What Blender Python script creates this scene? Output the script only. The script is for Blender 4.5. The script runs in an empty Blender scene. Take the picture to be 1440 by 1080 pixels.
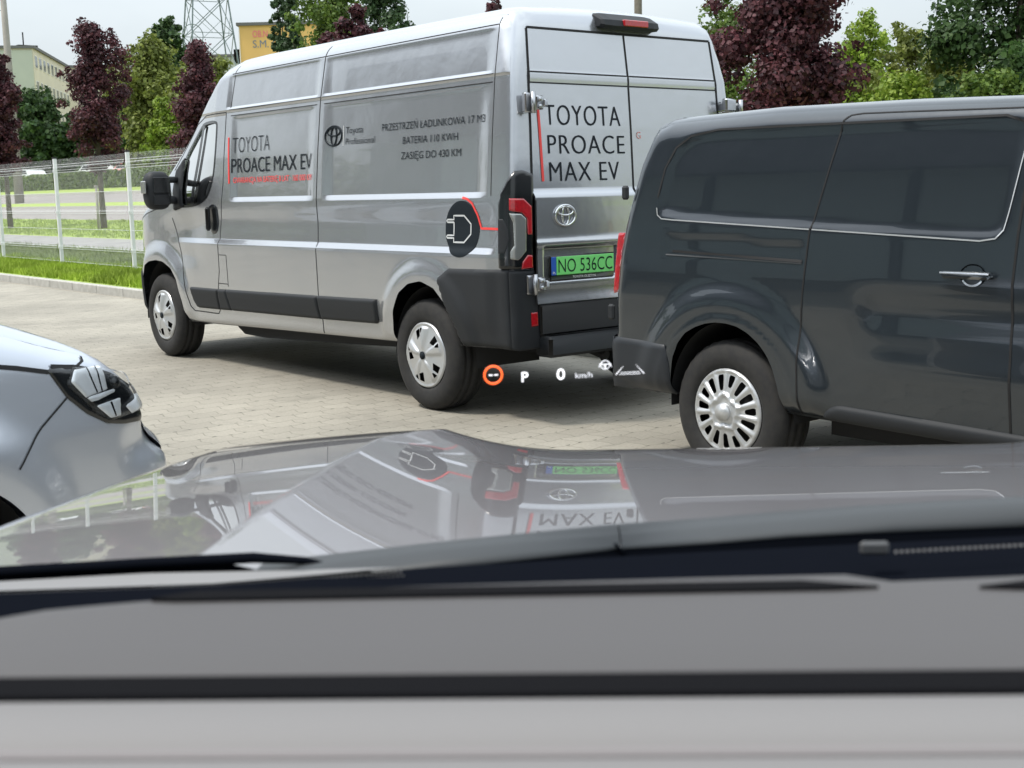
import bpy, math, random
import numpy as np
from mathutils import Vector, Matrix
random.seed(7); RNG = np.random.default_rng(7)
R = math.radians
scene = bpy.context.scene
COL = scene.collection

# ------------------------------------------------------------------ camera, world, sun
cam_d = bpy.data.cameras.new('camera'); cam = bpy.data.objects.new('camera', cam_d); COL.objects.link(cam)
CAM = Vector((-6.61535784, 5.61186057, 1.39334019))
cam.location = CAM; cam.rotation_euler = (1.4184197, 0.02272149, -2.25209018)
cam_d.sensor_width = 36; cam_d.lens = 44.505; cam_d.clip_start = 0.02; cam_d.clip_end = 3000
cam_d.dof.use_dof = True; cam_d.dof.focus_distance = 7.5; cam_d.dof.aperture_fstop = 12
scene.camera = cam
SUN_EL, SUN_AZ = 58.0, 62.0      # azimuth in degrees counter-clockwise from +x
w = bpy.data.worlds.new('World'); scene.world = w; w.use_nodes = True
nt = w.node_tree; nt.nodes.clear()
out = nt.nodes.new('ShaderNodeOutputWorld'); bg = nt.nodes.new('ShaderNodeBackground')
sky = nt.nodes.new('ShaderNodeTexSky'); sky.sky_type = 'NISHITA'; sky.sun_disc = False
sky.sun_elevation = R(SUN_EL); sky.sun_rotation = R(90 - SUN_AZ); sky.dust_density = 3.0; sky.air_density = 1.0
tc = nt.nodes.new('ShaderNodeTexCoord'); mp = nt.nodes.new('ShaderNodeMapping'); mp.inputs['Scale'].default_value = (1, 1, 2.6)
no = nt.nodes.new('ShaderNodeTexNoise'); no.inputs['Scale'].default_value = 2.2; no.inputs['Detail'].default_value = 5
rp = nt.nodes.new('ShaderNodeValToRGB'); rp.color_ramp.elements[0].position = .25; rp.color_ramp.elements[1].position = .62
rp.color_ramp.elements[0].color = (.5, .5, .5, 1); rp.color_ramp.elements[1].color = (.9, .9, .9, 1)
mx = nt.nodes.new('ShaderNodeMix'); mx.data_type = 'RGBA'; mx.inputs[7].default_value = (7.0, 7.6, 7.9, 1)
L = nt.links.new
L(tc.outputs['Generated'], mp.inputs[0]); L(mp.outputs[0], no.inputs[0]); L(no.outputs[0], rp.inputs[0])
L(rp.outputs[0], mx.inputs[0]); L(sky.outputs[0], mx.inputs[6])
sz = nt.nodes.new('ShaderNodeSeparateXYZ'); L(tc.outputs['Generated'], sz.inputs[0]); zr_ = nt.nodes.new('ShaderNodeMapRange')   # overcast sky: brighter overhead
zr_.inputs[1].default_value = .10; zr_.inputs[2].default_value = .65; zr_.inputs[3].default_value = 1.0; zr_.inputs[4].default_value = 2.3; L(sz.outputs[2], zr_.inputs[0])
zm = nt.nodes.new('ShaderNodeVectorMath'); zm.operation = 'SCALE'; L(mx.outputs[2], zm.inputs[0]); L(zr_.outputs[0], zm.inputs['Scale']); L(zm.outputs[0], bg.inputs[0]); L(bg.outputs[0], out.inputs[0])
bg.inputs[1].default_value = 0.10
sd = bpy.data.lights.new('sun', 'SUN'); sd.energy = 2.6; sd.angle = R(7); sd.color = (1, .95, .87)
so = bpy.data.objects.new('sun', sd); COL.objects.link(so)
sdir = Vector((math.cos(R(SUN_EL))*math.cos(R(SUN_AZ)), math.cos(R(SUN_EL))*math.sin(R(SUN_AZ)), math.sin(R(SUN_EL))))
so.rotation_euler = sdir.to_track_quat('Z', 'Y').to_euler()
scene.view_settings.view_transform = 'Standard'; scene.view_settings.look = 'None'; scene.view_settings.exposure = 0.30
scene.view_settings.gamma = 1

# ------------------------------------------------------------------ materials
def mat(name, col, rough=.6, metal=0, coat=0, coatr=.03, noise=None, bump=None, spec=.5, alpha=None, emit=None, trans=0):
    m = bpy.data.materials.new(name); m.use_nodes = True
    n = m.node_tree; b = n.nodes['Principled BSDF']
    b.inputs['Base Color'].default_value = (*col, 1); b.inputs['Roughness'].default_value = rough
    b.inputs['Metallic'].default_value = metal; b.inputs['Coat Weight'].default_value = coat
    b.inputs['Coat Roughness'].default_value = coatr; b.inputs['Specular IOR Level'].default_value = spec
    if emit: b.inputs['Emission Color'].default_value = (*emit[0], 1); b.inputs['Emission Strength'].default_value = emit[1]
    g = n.nodes.new('ShaderNodeTexCoord')
    if noise:   # (scale, other colour, detail)
        t = n.nodes.new('ShaderNodeTexNoise'); t.inputs['Scale'].default_value = noise[0]; t.inputs['Detail'].default_value = 6
        r = n.nodes.new('ShaderNodeMapRange'); r.inputs[1].default_value = .35; r.inputs[2].default_value = .65
        x = n.nodes.new('ShaderNodeMix'); x.data_type = 'RGBA'
        x.inputs[6].default_value = (*col, 1); x.inputs[7].default_value = (*noise[1], 1)
        n.links.new(g.outputs['Object'], t.inputs[0]); n.links.new(t.outputs[0], r.inputs[0]); n.links.new(r.outputs[0], x.inputs[0])
        n.links.new(x.outputs[2], b.inputs['Base Color'])
    if bump:    # (scale, strength, distance)
        t = n.nodes.new('ShaderNodeTexNoise'); t.inputs['Scale'].default_value = bump[0]; t.inputs['Detail'].default_value = 4
        k = n.nodes.new('ShaderNodeBump'); k.inputs['Strength'].default_value = bump[1]; k.inputs['Distance'].default_value = bump[2]
        n.links.new(g.outputs['Object'], t.inputs[0]); n.links.new(t.outputs[0], k.inputs['Height']); n.links.new(k.outputs[0], b.inputs['Normal'])
    return m

def thin_glass(name, tint=(.75, .8, .78), refl=1.0):
    m = bpy.data.materials.new(name); m.use_nodes = True; n = m.node_tree; n.nodes.clear()
    o = n.nodes.new('ShaderNodeOutputMaterial'); t = n.nodes.new('ShaderNodeBsdfTransparent'); t.inputs[0].default_value = (*tint, 1)
    g = n.nodes.new('ShaderNodeBsdfGlossy'); g.inputs['Roughness'].default_value = .02
    f = n.nodes.new('ShaderNodeFresnel'); f.inputs[0].default_value = 1.5
    mu = n.nodes.new('ShaderNodeMath'); mu.operation = 'MULTIPLY'; mu.inputs[1].default_value = refl; mu.use_clamp = True
    x = n.nodes.new('ShaderNodeMixShader')
    n.links.new(f.outputs[0], mu.inputs[0]); n.links.new(mu.outputs[0], x.inputs[0]); n.links.new(t.outputs[0], x.inputs[1]); n.links.new(g.outputs[0], x.inputs[2]); n.links.new(x.outputs[0], o.inputs[0])
    return m

M = {}
M['silver'] = mat('silver_grey_paint', (.45, .462, .485), .24, .78, 1.0, .02, bump=(2.0, .5, .016))
M['darkpaint'] = mat('dark_grey_paint', (.021, .028, .036), .28, .45, 1.0, .010, bump=(2.2, .5, .018))
M['bluesilver'] = mat('blue_silver_paint', (.56, .59, .65), .30, .65, 1.0, .02)
M['hoodpaint'] = mat('warm_grey_hood_paint', (.235, .215, .22), .33, .5, 1.0, .004)
M['bumpergrey'] = mat('bumper_grey', (.018, .021, .026), .5, bump=(400, .1, .001), spec=.4)
M['plastic'] = mat('grey_black_plastic', (.018, .020, .023), .6, bump=(400, .15, .001), spec=.3)
M['gloss_black'] = mat('gloss_black', (.006, .007, .008), .2, coat=.3)
M['rubber'] = mat('tyre_rubber', (.012, .012, .013), .8, noise=(30, (.020, .019, .018)))
M['gap'] = mat('panel_gap', (.006, .006, .007), .8)
M['soot'] = mat('underbody_black', (.012, .012, .013), .85)
M['cover'] = mat('wheel_cover_silver', (.52, .53, .54), .32, .55, .3)
M['chrome'] = mat('chrome', (.75, .76, .77), .12, 1.0)
M['steel'] = mat('hinge_metal', (.45, .46, .48), .3, .9)
M['red_lens'] = mat('red_lens', (.38, .008, .015), .12, coat=1, emit=((.8, .02, .02), .05), noise=(60, (.26, .006, .012)))
M['white_lens'] = mat('clear_lens', (.30, .31, .30), .2, .5, 1)
M['reflector'] = mat('lamp_reflector', (.82, .84, .86), .32, .35, .6)
M['red_decal'] = mat('red_decal', (.75, .05, .045), .5)
M['dark_decal'] = mat('dark_decal', (.010, .015, .020), .7, spec=.15)
M['grey_line'] = mat('light_grey_decal', (.5, .52, .53), .5)
M['green_plate'] = mat('green_plate', (.20, .72, .20), .45)
M['blue_plate'] = mat('blue_plate', (.02, .10, .45), .45)
M['white'] = mat('white_letters', (.8, .8, .8), .5)
M['glass'] = thin_glass('van_glass', (.70, .78, .75), 1.6)
M['clear'] = thin_glass('clear_lamp_glass', (.96, .97, .98), .8)
M['interior'] = mat('cab_interior', (.05, .055, .06), .8)
M['seat'] = mat('seat_fabric', (.22, .25, .26), .8)
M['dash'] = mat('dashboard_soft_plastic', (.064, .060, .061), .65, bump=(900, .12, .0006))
M['dash_dark'] = mat('dashboard_dark_groove', (.005, .005, .006), .9, spec=.05)
M['frit'] = mat('black_glass_band', (.005, .006, .009), 1.0, spec=0.0)
M['cowl'] = mat('cowl_grey', (.030, .033, .036), .5, .1)

# ------------------------------------------------------------------ object helpers
def link(name, me, m=None, parent=None, smooth=True):
    o = bpy.data.objects.new(name, me); COL.objects.link(o)
    if m is not None: me.materials.append(m)
    if smooth and len(me.polygons): me.polygons.foreach_set('use_smooth', [True]*len(me.polygons))
    if parent is not None: o.parent = parent
    return o
def mesh(name, V, F, m=None, parent=None, smooth=True):
    me = bpy.data.meshes.new(name); me.from_pydata([tuple(map(float, v)) for v in V], [], [tuple(map(int, f)) for f in F]); me.update()
    return link(name, me, m, parent, smooth)
def tag(o, label, cat, group=None, kind=None):
    if label: o['label'] = label
    if cat: o['category'] = cat
    if group: o['group'] = group
    if kind: o['kind'] = kind
    return o
def thing(name, label, cat, loc=(0, 0, 0), rz=0, group=None):
    o = bpy.data.objects.new(name, None); COL.objects.link(o); o.location = loc; o.rotation_euler = (0, 0, rz)
    o.empty_display_size = .2
    return tag(o, label, cat, group)
def struct(o, kind='structure'):
    o['kind'] = kind; return o

class MB:
    def __init__(s): s.V = []; s.F = []
    def add(s, V, F):
        b = len(s.V); s.V += [tuple(v) for v in V]; s.F += [tuple(i+b for i in f) for f in F]; return s
    def box(s, x0, x1, y0, y1, z0, z1, rot=None, bev=0):
        if bev > 0:
            c = [(x0+x1)/2, (y0+y1)/2, (z0+z1)/2]; h = [abs(x1-x0)/2, abs(y1-y0)/2, abs(z1-z0)/2]; b = min(bev, min(h)*.9)
            V = []; idx = {}
            for sx in (-1, 1):
                for sy in (-1, 1):
                    for sz in (-1, 1):
                        for k, d in enumerate(((0, 1, 1), (1, 0, 1), (1, 1, 0))):
                            idx[sx, sy, sz, k] = len(V)
                            V.append((c[0]+sx*(h[0]-b*d[0]), c[1]+sy*(h[1]-b*d[1]), c[2]+sz*(h[2]-b*d[2])))
            F = []
            for k in range(3):
                a, e = [q for q in range(3) if q != k]
                for sk in (-1, 1):
                    f = []
                    for sa, se in ((-1, -1), (1, -1), (1, 1), (-1, 1)):
                        t = [0, 0, 0]; t[k] = sk; t[a] = sa; t[e] = se; f.append(idx[t[0], t[1], t[2], k])
                    F.append(f)
            for k in range(3):   # edge bevels, edge running along k
                a, e = [q for q in range(3) if q != k]
                for sa in (-1, 1):
                    for se in (-1, 1):
                        t0 = [0, 0, 0]; t0[a] = sa; t0[e] = se; t1 = list(t0); t0[k] = -1; t1[k] = 1
                        F.append([idx[(*t0, a)], idx[(*t1, a)], idx[(*t1, e)], idx[(*t0, e)]])
            for sx in (-1, 1):
                for sy in (-1, 1):
                    for sz in (-1, 1): F.append([idx[sx, sy, sz, 0], idx[sx, sy, sz, 1], idx[sx, sy, sz, 2]])
        else:
            V = [(x, y, z) for x in (x0, x1) for y in (y0, y1) for z in (z0, z1)]
            F = [(0, 1, 3, 2), (4, 6, 7, 5), (0, 4, 5, 1), (2, 3, 7, 6), (0, 2, 6, 4), (1, 5, 7, 3)]
        if rot is not None: V = [tuple(rot @ Vector(v)) for v in V]
        return s.add(V, F)
    def tube(s, pts, rad, n=8, caps=True):
        pts = [Vector(p) for p in pts]; k = len(pts)
        rr = rad if hasattr(rad, '__len__') else [rad]*k
        V = []; up = None
        for i, p in enumerate(pts):
            t = (pts[min(i+1, k-1)]-pts[max(i-1, 0)]).normalized()
            a = t.orthogonal().normalized() if up is None else (up - t*up.dot(t)).normalized()
            up = a; b = t.cross(a)
            for j in range(n):
                an = 2*math.pi*j/n; V.append(p+(a*math.cos(an)+b*math.sin(an))*rr[i])
        F = [(i*n+j, i*n+(j+1) % n, (i+1)*n+(j+1) % n, (i+1)*n+j) for i in range(k-1) for j in range(n)]
        if caps: F += [tuple(range(n))[::-1], tuple((k-1)*n+j for j in range(n))]
        return s.add(V, F)
    def prism(s, poly, fn, t0, t1):   # poly 2-D, fn(a,b,t)->3-D
        n = len(poly); V = [fn(a, b, t0) for a, b in poly]+[fn(a, b, t1) for a, b in poly]
        F = [tuple(range(n))[::-1], tuple(range(n, 2*n))]+[(i, (i+1) % n, n+(i+1) % n, n+i) for i in range(n)]
        return s.add(V, F)
    def build(s, name, m, parent=None, smooth=False): return mesh(name, s.V, s.F, m, parent, smooth)

def sstep(t): t = np.clip(t, 0, 1); return t*t*(3-2*t)
def chaikin(P, it=2, closed=True):
    P = np.array(P, float)
    for _ in range(it):
        Q = []
        n = len(P)
        rng = range(n) if closed else range(n-1)
        if not closed: Q.append(P[0])
        for i in rng:
            a, b = P[i], P[(i+1) % n]; Q += [a*.75+b*.25, a*.25+b*.75]
        if not closed: Q.append(P[-1])
        P = np.array(Q)
    return P
def seg_near(P, u, v):
    """nearest distance to closed polyline P, with nearest segment index and vector"""
    A = P; B = np.roll(P, -1, 0); D = B-A; LL = (D**2).sum(1)+1e-12
    u = np.asarray(u, float); v = np.asarray(v, float); sh = u.shape; uf = u.ravel(); vf = v.ravel()
    best = np.full(uf.shape, 1e9); ix = np.zeros(uf.shape, int); inside = np.zeros(uf.shape, bool)
    qx = np.zeros(uf.shape); qy = np.zeros(uf.shape)
    for i in range(len(A)):
        t = np.clip(((uf-A[i, 0])*D[i, 0]+(vf-A[i, 1])*D[i, 1])/LL[i], 0, 1)
        cx = A[i, 0]+t*D[i, 0]; cy = A[i, 1]+t*D[i, 1]; d = (uf-cx)**2+(vf-cy)**2
        m_ = d < best; best[m_] = d[m_]; ix[m_] = i; qx[m_] = cx[m_]; qy[m_] = cy[m_]
        c = ((A[i, 1] > vf) != (B[i, 1] > vf))
        if c.any():
            xs = A[i, 0]+(vf-A[i, 1])*(D[i, 0])/(D[i, 1] if abs(D[i, 1]) > 1e-12 else 1e-12)
            inside ^= (c & (uf < xs))
    return np.sqrt(best).reshape(sh), inside.reshape(sh), ix.reshape(sh), qx.reshape(sh), qy.reshape(sh)
def poly_sdf(P):
    P = np.array(P, float)
    def f(u, v):
        d, ins, *_ = seg_near(P, u, v); return np.where(ins, -d, d)
    return f
def sheet(name, U, V, fn, m, parent=None, sdf=None, smooth=True, thick=None):
    U = np.asarray(U, float); V = np.asarray(V, float); nu, nv = len(U), len(V)
    gu, gv = np.meshgrid(U, V, indexing='ij')
    pu = list(gu.ravel()); pv = list(gv.ravel()); F = []
    if sdf is None:
        for i in range(nu-1):
            for j in range(nv-1): F.append((i*nv+j, (i+1)*nv+j, (i+1)*nv+j+1, i*nv+j+1))
    else:
        s = sdf(gu, gv); s = np.where(np.abs(s) < 1e-6, -1e-6, s); cache = {}
        ins = s < 0
        def cross(a, b):
            k = (min(a, b), max(a, b))
            if k not in cache:
                sa, sb = s.flat[k[0]], s.flat[k[1]]; t = sa/(sa-sb)
                cache[k] = len(pu); pu.append(pu[k[0]]*(1-t)+pu[k[1]]*t); pv.append(pv[k[0]]*(1-t)+pv[k[1]]*t)
            return cache[k]
        for i in range(nu-1):
            for j in range(nv-1):
                c = (i*nv+j, (i+1)*nv+j, (i+1)*nv+j+1, i*nv+j+1)
                fl = (ins[i, j], ins[i+1, j], ins[i+1, j+1], ins[i, j+1])
                if all(fl): F.append(c)
                elif any(fl):
                    f = []
                    for k in range(4):
                        if fl[k]: f.append(c[k])
                        if fl[k] != fl[(k+1) % 4]: f.append(cross(c[k], c[(k+1) % 4]))
                    if len(f) >= 3: F.append(tuple(f))
    used = sorted({i for f in F for i in f})
    if not used: print('EMPTY SHEET', name); return mesh(name, [(0, 0, 0)], [], m, parent)
    mp_ = {k: i for i, k in enumerate(used)}
    P = fn(np.array([pu[k] for k in used]), np.array([pv[k] for k in used]))
    P = np.stack([np.broadcast_to(p, P[0].shape) for p in P], 1)
    return mesh(name, P, [tuple(mp_[i] for i in f) for f in F], m, parent, smooth)

class Body:
    """rounded shell: side sheets + a sheet swept along the side outline. x forward, z up, y half width Y(x,z)"""
    def __init__(s, outline, Y, r, relief=None, camber=lambda x, z: 0*x, res=.025):
        P = np.array(outline, float)
        # resample
        Q = []
        for a, b in zip(P, np.roll(P, -1, 0)):
            n = max(1, int(np.hypot(*(b-a))/.12)); Q += [a+(b-a)*k/n for k in range(n)]
        s.P = np.array(Q); a = s.P; area = .5*np.sum(a[:, 0]*np.roll(a[:, 1], -1)-np.roll(a[:, 0], -1)*a[:, 1])
        if area < 0: s.P = s.P[::-1].copy()
        D = np.roll(s.P, -1, 0)-s.P; N = np.stack([D[:, 1], -D[:, 0]], 1); s.SN = N/(np.linalg.norm(N, axis=1)[:, None]+1e-12)
        vn = s.SN+np.roll(s.SN, 1, 0); s.VN = vn/(np.linalg.norm(vn, axis=1)[:, None]+1e-12)
        s.Yf, s.rf, s.rel, s.cam = Y, r, relief or (lambda x, z: 0*x), camber
    def near(s, x, z):
        d, ins, ix, qx, qz = seg_near(s.P, x, z); d = np.where(ins, d, 0.0)
        A = s.P[ix]; B = s.P[(ix+1) % len(s.P)]; t = np.hypot(qx-A[..., 0], qz-A[..., 1])/(np.hypot(B[..., 0]-A[..., 0], B[..., 1]-A[..., 1])+1e-9)
        n = s.VN[ix]*(1-t)[..., None]+s.VN[(ix+1) % len(s.P)]*t[..., None]; n = n/(np.linalg.norm(n, axis=-1)[..., None]+1e-9)
        return d, n
    def side(s, x, z, sg=1, off=0, relief=True):
        x = np.asarray(x, float); z = np.asarray(z, float); d, n = s.near(x, z)
        r = s.rf(x, z); a = np.maximum(0, r-d); Ln = np.sqrt(a*a+r*r)
        Y = s.Yf(x, z)+(s.rel(x, z) if relief else 0)
        ax = -a+r*a/Ln+off*a/Ln
        return x+n[..., 0]*ax, sg*(Y-r+r*r/Ln+off*r/Ln), z+n[..., 1]*ax+s.cam(x, z)*0
    def sweep_pt(s, t, y, off=0):
        """t = index parameter along outline"""
        i = np.floor(t).astype(int) % len(s.P); f = (t-np.floor(t)); j = (i+1) % len(s.P)
        Q = s.P[i]*(1-f)[..., None]+s.P[j]*f[..., None]; n = s.VN[i]*(1-f)[..., None]+s.VN[j]*f[..., None]
        n = n/(np.linalg.norm(n, axis=-1)[..., None]+1e-9)
        x, z = Q[..., 0], Q[..., 1]; Yv = s.Yf(x, z); r = s.rf(x, z)
        yy = y*Yv; e = Yv-np.abs(yy); a = np.maximum(0, r-e); Ln = np.sqrt(a*a+r*r)
        ao = -r+r*r/Ln+off*r/Ln; ys = np.where(e < r, Yv-r+r*a/Ln+off*a/Ln, np.abs(yy))*np.sign(y)
        cm = s.cam(x, z)*(1-y*y)
        return x+n[..., 0]*(ao+cm), ys, z+n[..., 1]*(ao+cm)
    def side_sheet(s, name, xr, zr, step, m, parent, sg=1, sdf=None, off=0, smooth=True, zx=(), xx=()):
        U = np.arange(xr[0], xr[1]+step, step); V = np.arange(zr[0], zr[1]+step, step)
        V = np.unique(np.concatenate([V, [q for q in zx if zr[0] < q < zr[1]]])); U = np.unique(np.concatenate([U, [q for q in xx if xr[0] < q < xr[1]]]))
        o = poly_sdf(s.P)
        sd_ = (lambda u, v: np.maximum(o(u, v), sdf(u, v))) if sdf else o
        return sheet(name, U, V, lambda u, v: s.side(u, v, sg, off), m, parent, sd_, smooth)
    def sweep_sheet(s, name, m, parent, hole=None, keep=None, off=0, ny=29, y0=-1, y1=1, trange=None):
        n = len(s.P); T = np.arange(0, n+1, 1.0) if trange is None else trange
        e = np.linspace(-1, 1, ny); yv = np.sign(e)*(1-(1-np.abs(e))**1.6)
        yv = np.unique(np.concatenate([yv, [y0, y1]])); yv = yv[(yv >= y0-1e-9) & (yv <= y1+1e-9)]
        def sdf(t, y):
            i = np.floor(t).astype(int) % n; f = t-np.floor(t); j = (i+1) % n
            Q = s.P[i]*(1-f)[..., None]+s.P[j]*f[..., None]
            return hole(Q[..., 0], y*s.Yf(Q[..., 0], Q[..., 1]), Q[..., 1])
        return sheet(name, T, yv, lambda t, y: s.sweep_pt(t, y, off), m, parent, sdf if hole else None)
    def strip(s, mb, pts, wd=.007, sg=1, off=.0015):
        """thin ribbon lying on the side surface along pts (x,z)"""
        P = np.array(pts, float); Q = []
        for a, b in zip(P[:-1], P[1:]):
            n = max(1, int(np.hypot(*(b-a))/.02)); Q += [a+(b-a)*k/n for k in range(n)]
        Q.append(P[-1]); Q = np.array(Q); T = np.gradient(Q, axis=0); T /= np.linalg.norm(T, axis=1)[:, None]+1e-9
        Nn = np.stack([-T[:, 1], T[:, 0]], 1)*wd/2
        a = np.stack(s.side(Q[:, 0]+Nn[:, 0], Q[:, 1]+Nn[:, 1], sg, off), 1); b = np.stack(s.side(Q[:, 0]-Nn[:, 0], Q[:, 1]-Nn[:, 1], sg, off), 1)
        k = len(Q); mb.add(list(a)+list(b), [(i, i+1, k+i+1, k+i) for i in range(k-1)])
    def patch(s, name, poly, thick, m, parent, sg=1, edge=.012, step=.015, smooth=True, it=0, base=0.001):
        P = chaikin(poly, it) if it else np.array(poly, float); f = poly_sdf(P)
        U = np.arange(P[:, 0].min()-step, P[:, 0].max()+2*step, step); V = np.arange(P[:, 1].min()-step, P[:, 1].max()+2*step, step)
        def fn(u, v):
            o = base+thick*np.sqrt(np.clip(1-(1-np.clip(-f(u, v)/edge, 0, 1))**2, 0, 1)); return s.side(u, v, sg, o)
        return sheet(name, U, V, fn, m, parent, f, smooth)

def blob(name, c, h, m, parent, e=.45, n=24):
    V = []; F = []
    sg_ = lambda t, k: math.copysign(abs(t)**k, t)
    for i in range(n+1):
        a = -math.pi/2+math.pi*i/n
        for j in range(2*n):
            b = math.pi*j/n; V.append((c[0]+h[0]*sg_(math.cos(a), e)*sg_(math.cos(b), e), c[1]+h[1]*sg_(math.cos(a), e)*sg_(math.sin(b), e), c[2]+h[2]*sg_(math.sin(a), e)))
    for i in range(n):
        for j in range(2*n): F.append((i*2*n+j, i*2*n+(j+1) % (2*n), (i+1)*2*n+(j+1) % (2*n), (i+1)*2*n+j))
    return mesh(name, V, F, m, parent)
def ring_sdf(cx, cz, rx, rz):
    return lambda u, v: (np.sqrt(((u-cx)/rx)**2+((v-cz)/rz)**2)-1)*min(rx, rz)

# ------------------------------------------------------------------ lettering
def text2d(body, offset=0.0, spacing=1.0):
    cu = bpy.data.curves.new('t', 'FONT'); cu.body = body; cu.offset = offset; cu.space_character = spacing; cu.resolution_u = 4
    o = bpy.data.objects.new('t', cu); COL.objects.link(o)
    bpy.context.view_layer.update()
    me = bpy.data.meshes.new_from_object(o.evaluated_get(bpy.context.evaluated_depsgraph_get()))
    V = np.array([v.co[:2] for v in me.vertices]); F = [tuple(p.vertices) for p in me.polygons]
    bpy.data.objects.remove(o); bpy.data.curves.remove(cu); bpy.data.meshes.remove(me)
    return V, F
def lettering(name, body, box, fn, m, parent, offset=-.012, spacing=1.0, slant=0):
    """box=(a0,a1,b0,b1): text runs from a0 to a1, baseline b0 to cap top b1; fn(a,b)->xyz arrays"""
    V, F = text2d(body, offset, spacing); H, _ = text2d('H', offset)
    x0, x1 = V[:, 0].min(), V[:, 0].max(); y0, y1 = H[:, 1].min(), H[:, 1].max()
    a = box[0]+(V[:, 0]-x0)/(x1-x0)*(box[1]-box[0]); b = box[2]+(V[:, 1]-y0)/(y1-y0)*(box[3]-box[2])+slant*(a-box[0])
    P = np.stack([np.broadcast_to(q, a.shape) for q in fn(a, b)], 1)
    return mesh(name, P, F, m, parent, False)

# ------------------------------------------------------------------ wheels
def cover_mesh(style, R0):
    """disc in (u,v), depth w outward"""
    U = np.linspace(-R0, R0, 64)
    if style == 'wide':
        holes = []
        for k in range(5):
            an = R(90+36+18+72*k); c, s_ = math.cos(an), math.sin(an)
            for P in ([(.50, -.13), (.80, -.20), (.83, .02), (.70, .03), (.62, .05)], [(.70, .09), (.84, .08), (.80, .22), (.66, .13)]):
                holes.append([(R0*(p*c-q*s_), R0*(p*s_+q*c)) for p, q in P])
    else:
        holes = []
        for k in range(15):
            an = R(90+12+24*k); c, s_ = math.cos(an), math.sin(an); i0 = .50 if k % 3 else .58
            P = [(i0, -.035), (i0+.04, -.055), (.80, -.085), (.86, -.07), (.86, .07), (.80, .085), (i0+.04, .055), (i0, .035)]
            holes.append([(R0*(p*c-q*s_), R0*(p*s_+q*c)) for p, q in P])
    hs = [poly_sdf(h) for h in holes]
    def sd_(u, v):
        s = np.hypot(u, v)-R0*.995
        for h in hs: s = np.maximum(s, -h(u, v))
        return s
    def fn(u, v):
        r = np.hypot(u, v)/R0; th = np.arctan2(v, u)
        if style == 'wide':
            ph = ((th-R(90-18-18))/(2*math.pi/5)) % 1; sp = np.abs(ph-.5)*2
            w_ = .030*(1-r**2)+.012*sstep((.9-r)/.1)*(1-sstep((sp-.15)/.35))*sstep((r-.1)/.2)+.004*np.cos(th*5)*sstep((r-.15)/.3)
        else:
            ph = (th-R(90))/(2*math.pi/15); ridge = np.abs(((ph+.5) % 1)-.5)*2
            st = np.abs(((th-R(90))/(2*math.pi/5)+.5) % 1-.5)*2
            w_ = .026*(1-r**2)+.010*(1-sstep(ridge/.5))*sstep((r-.3)/.2)*sstep((.97-r)/.1)+.012*(1-sstep((np.abs(r-.42+.10*st)-.02)/.05))
            w_ = w_+.018*np.sqrt(np.clip(1-(r/.2)**2, 0, 1))
        w_ = w_+.010*sstep((r-.90)/.04)*(1-sstep((r-.96)/.04))
        return u, w_, v
    return sheet('wheel_cover', U, U, fn, M['cover'], None, sd_)
def make_wheel(parent, pos, sg, Rt, wd, Rc, style, hub=None):
    """pos = outer face centre; sg = +1 outer face towards +y"""
    prof = [(Rc*.98, -.012), (Rc*1.03, .004), (Rc*1.12, .014), (Rt-.075, .018), (Rt-.045, .012), (Rt-.022, .0), (Rt-.008, -.014), (Rt, -.03)]
    gy = [-.05, -.058, -.064, -.072]
    prof += [(Rt, -.05), (Rt-.009, -.053), (Rt-.009, -.061), (Rt+.001, -.064), (Rt+.001, -.098), (Rt-.009, -.101), (Rt-.009, -.109), (Rt+.001, -.112), (Rt, -wd+.052), (Rt-.009, -wd+.049), (Rt-.009, -wd+.04), (Rt, -wd+.036), (Rt-.01, -wd+.012), (Rt-.05, -wd-.004), (Rc, -wd+.01)]
    n = 72; V = []; F = []; k = len(prof)
    for j in range(n):
        a = 2*math.pi*j/n
        for i, (r, y) in enumerate(prof):
            rr = r-(.004 if (j % 2 and 6 <= i <= 8) else 0); V.append((rr*math.cos(a), y, rr*math.sin(a)))
    for j in range(n):
        for i in range(k-1): a, b = j*k+i, ((j+1) % n)*k+i; F.append((a, b, b+1, a+1))
    root = mesh('wheel', V, F, M['rubber'], parent); root.location = pos
    if sg < 0: root.rotation_euler = (0, 0, math.pi)
    c = cover_mesh(style, Rc); c.parent = root
    mb = MB(); mb.tube([(0, -.10, 0), (0, -.06, 0)], Rc*1.02, 40); mb.build('rim_back', M['soot'], root, True)
    mb = MB(); mb.tube([(0, .02, 0), (0, .036 if style == 'wide' else .046, 0)], Rc*(.12 if style == 'wide' else .20), 24); mb.build('centre_cap', M['dark_decal'] if style == 'wide' else M['cover'], root, True)
    return root

def emblem(name, cen, w, h, th, fn, m, parent):
    mb = MB()
    for cx, cy, rx, ry in ((0, 0, 1, 1), (0, .0, .34, .93), (0, .42, .78, .42)):
        P = []
        for k in range(37):
            a = 2*math.pi*k/36; u = cen[0]+w*(cx+rx*math.cos(a)); v = cen[1]+h*(cy+ry*math.sin(a)); P.append(tuple(float(q) for q in fn(np.array(u), np.array(v))))
        mb.tube(P, th, 6, False)
    return mb.build(name, m, parent, True)

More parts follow.
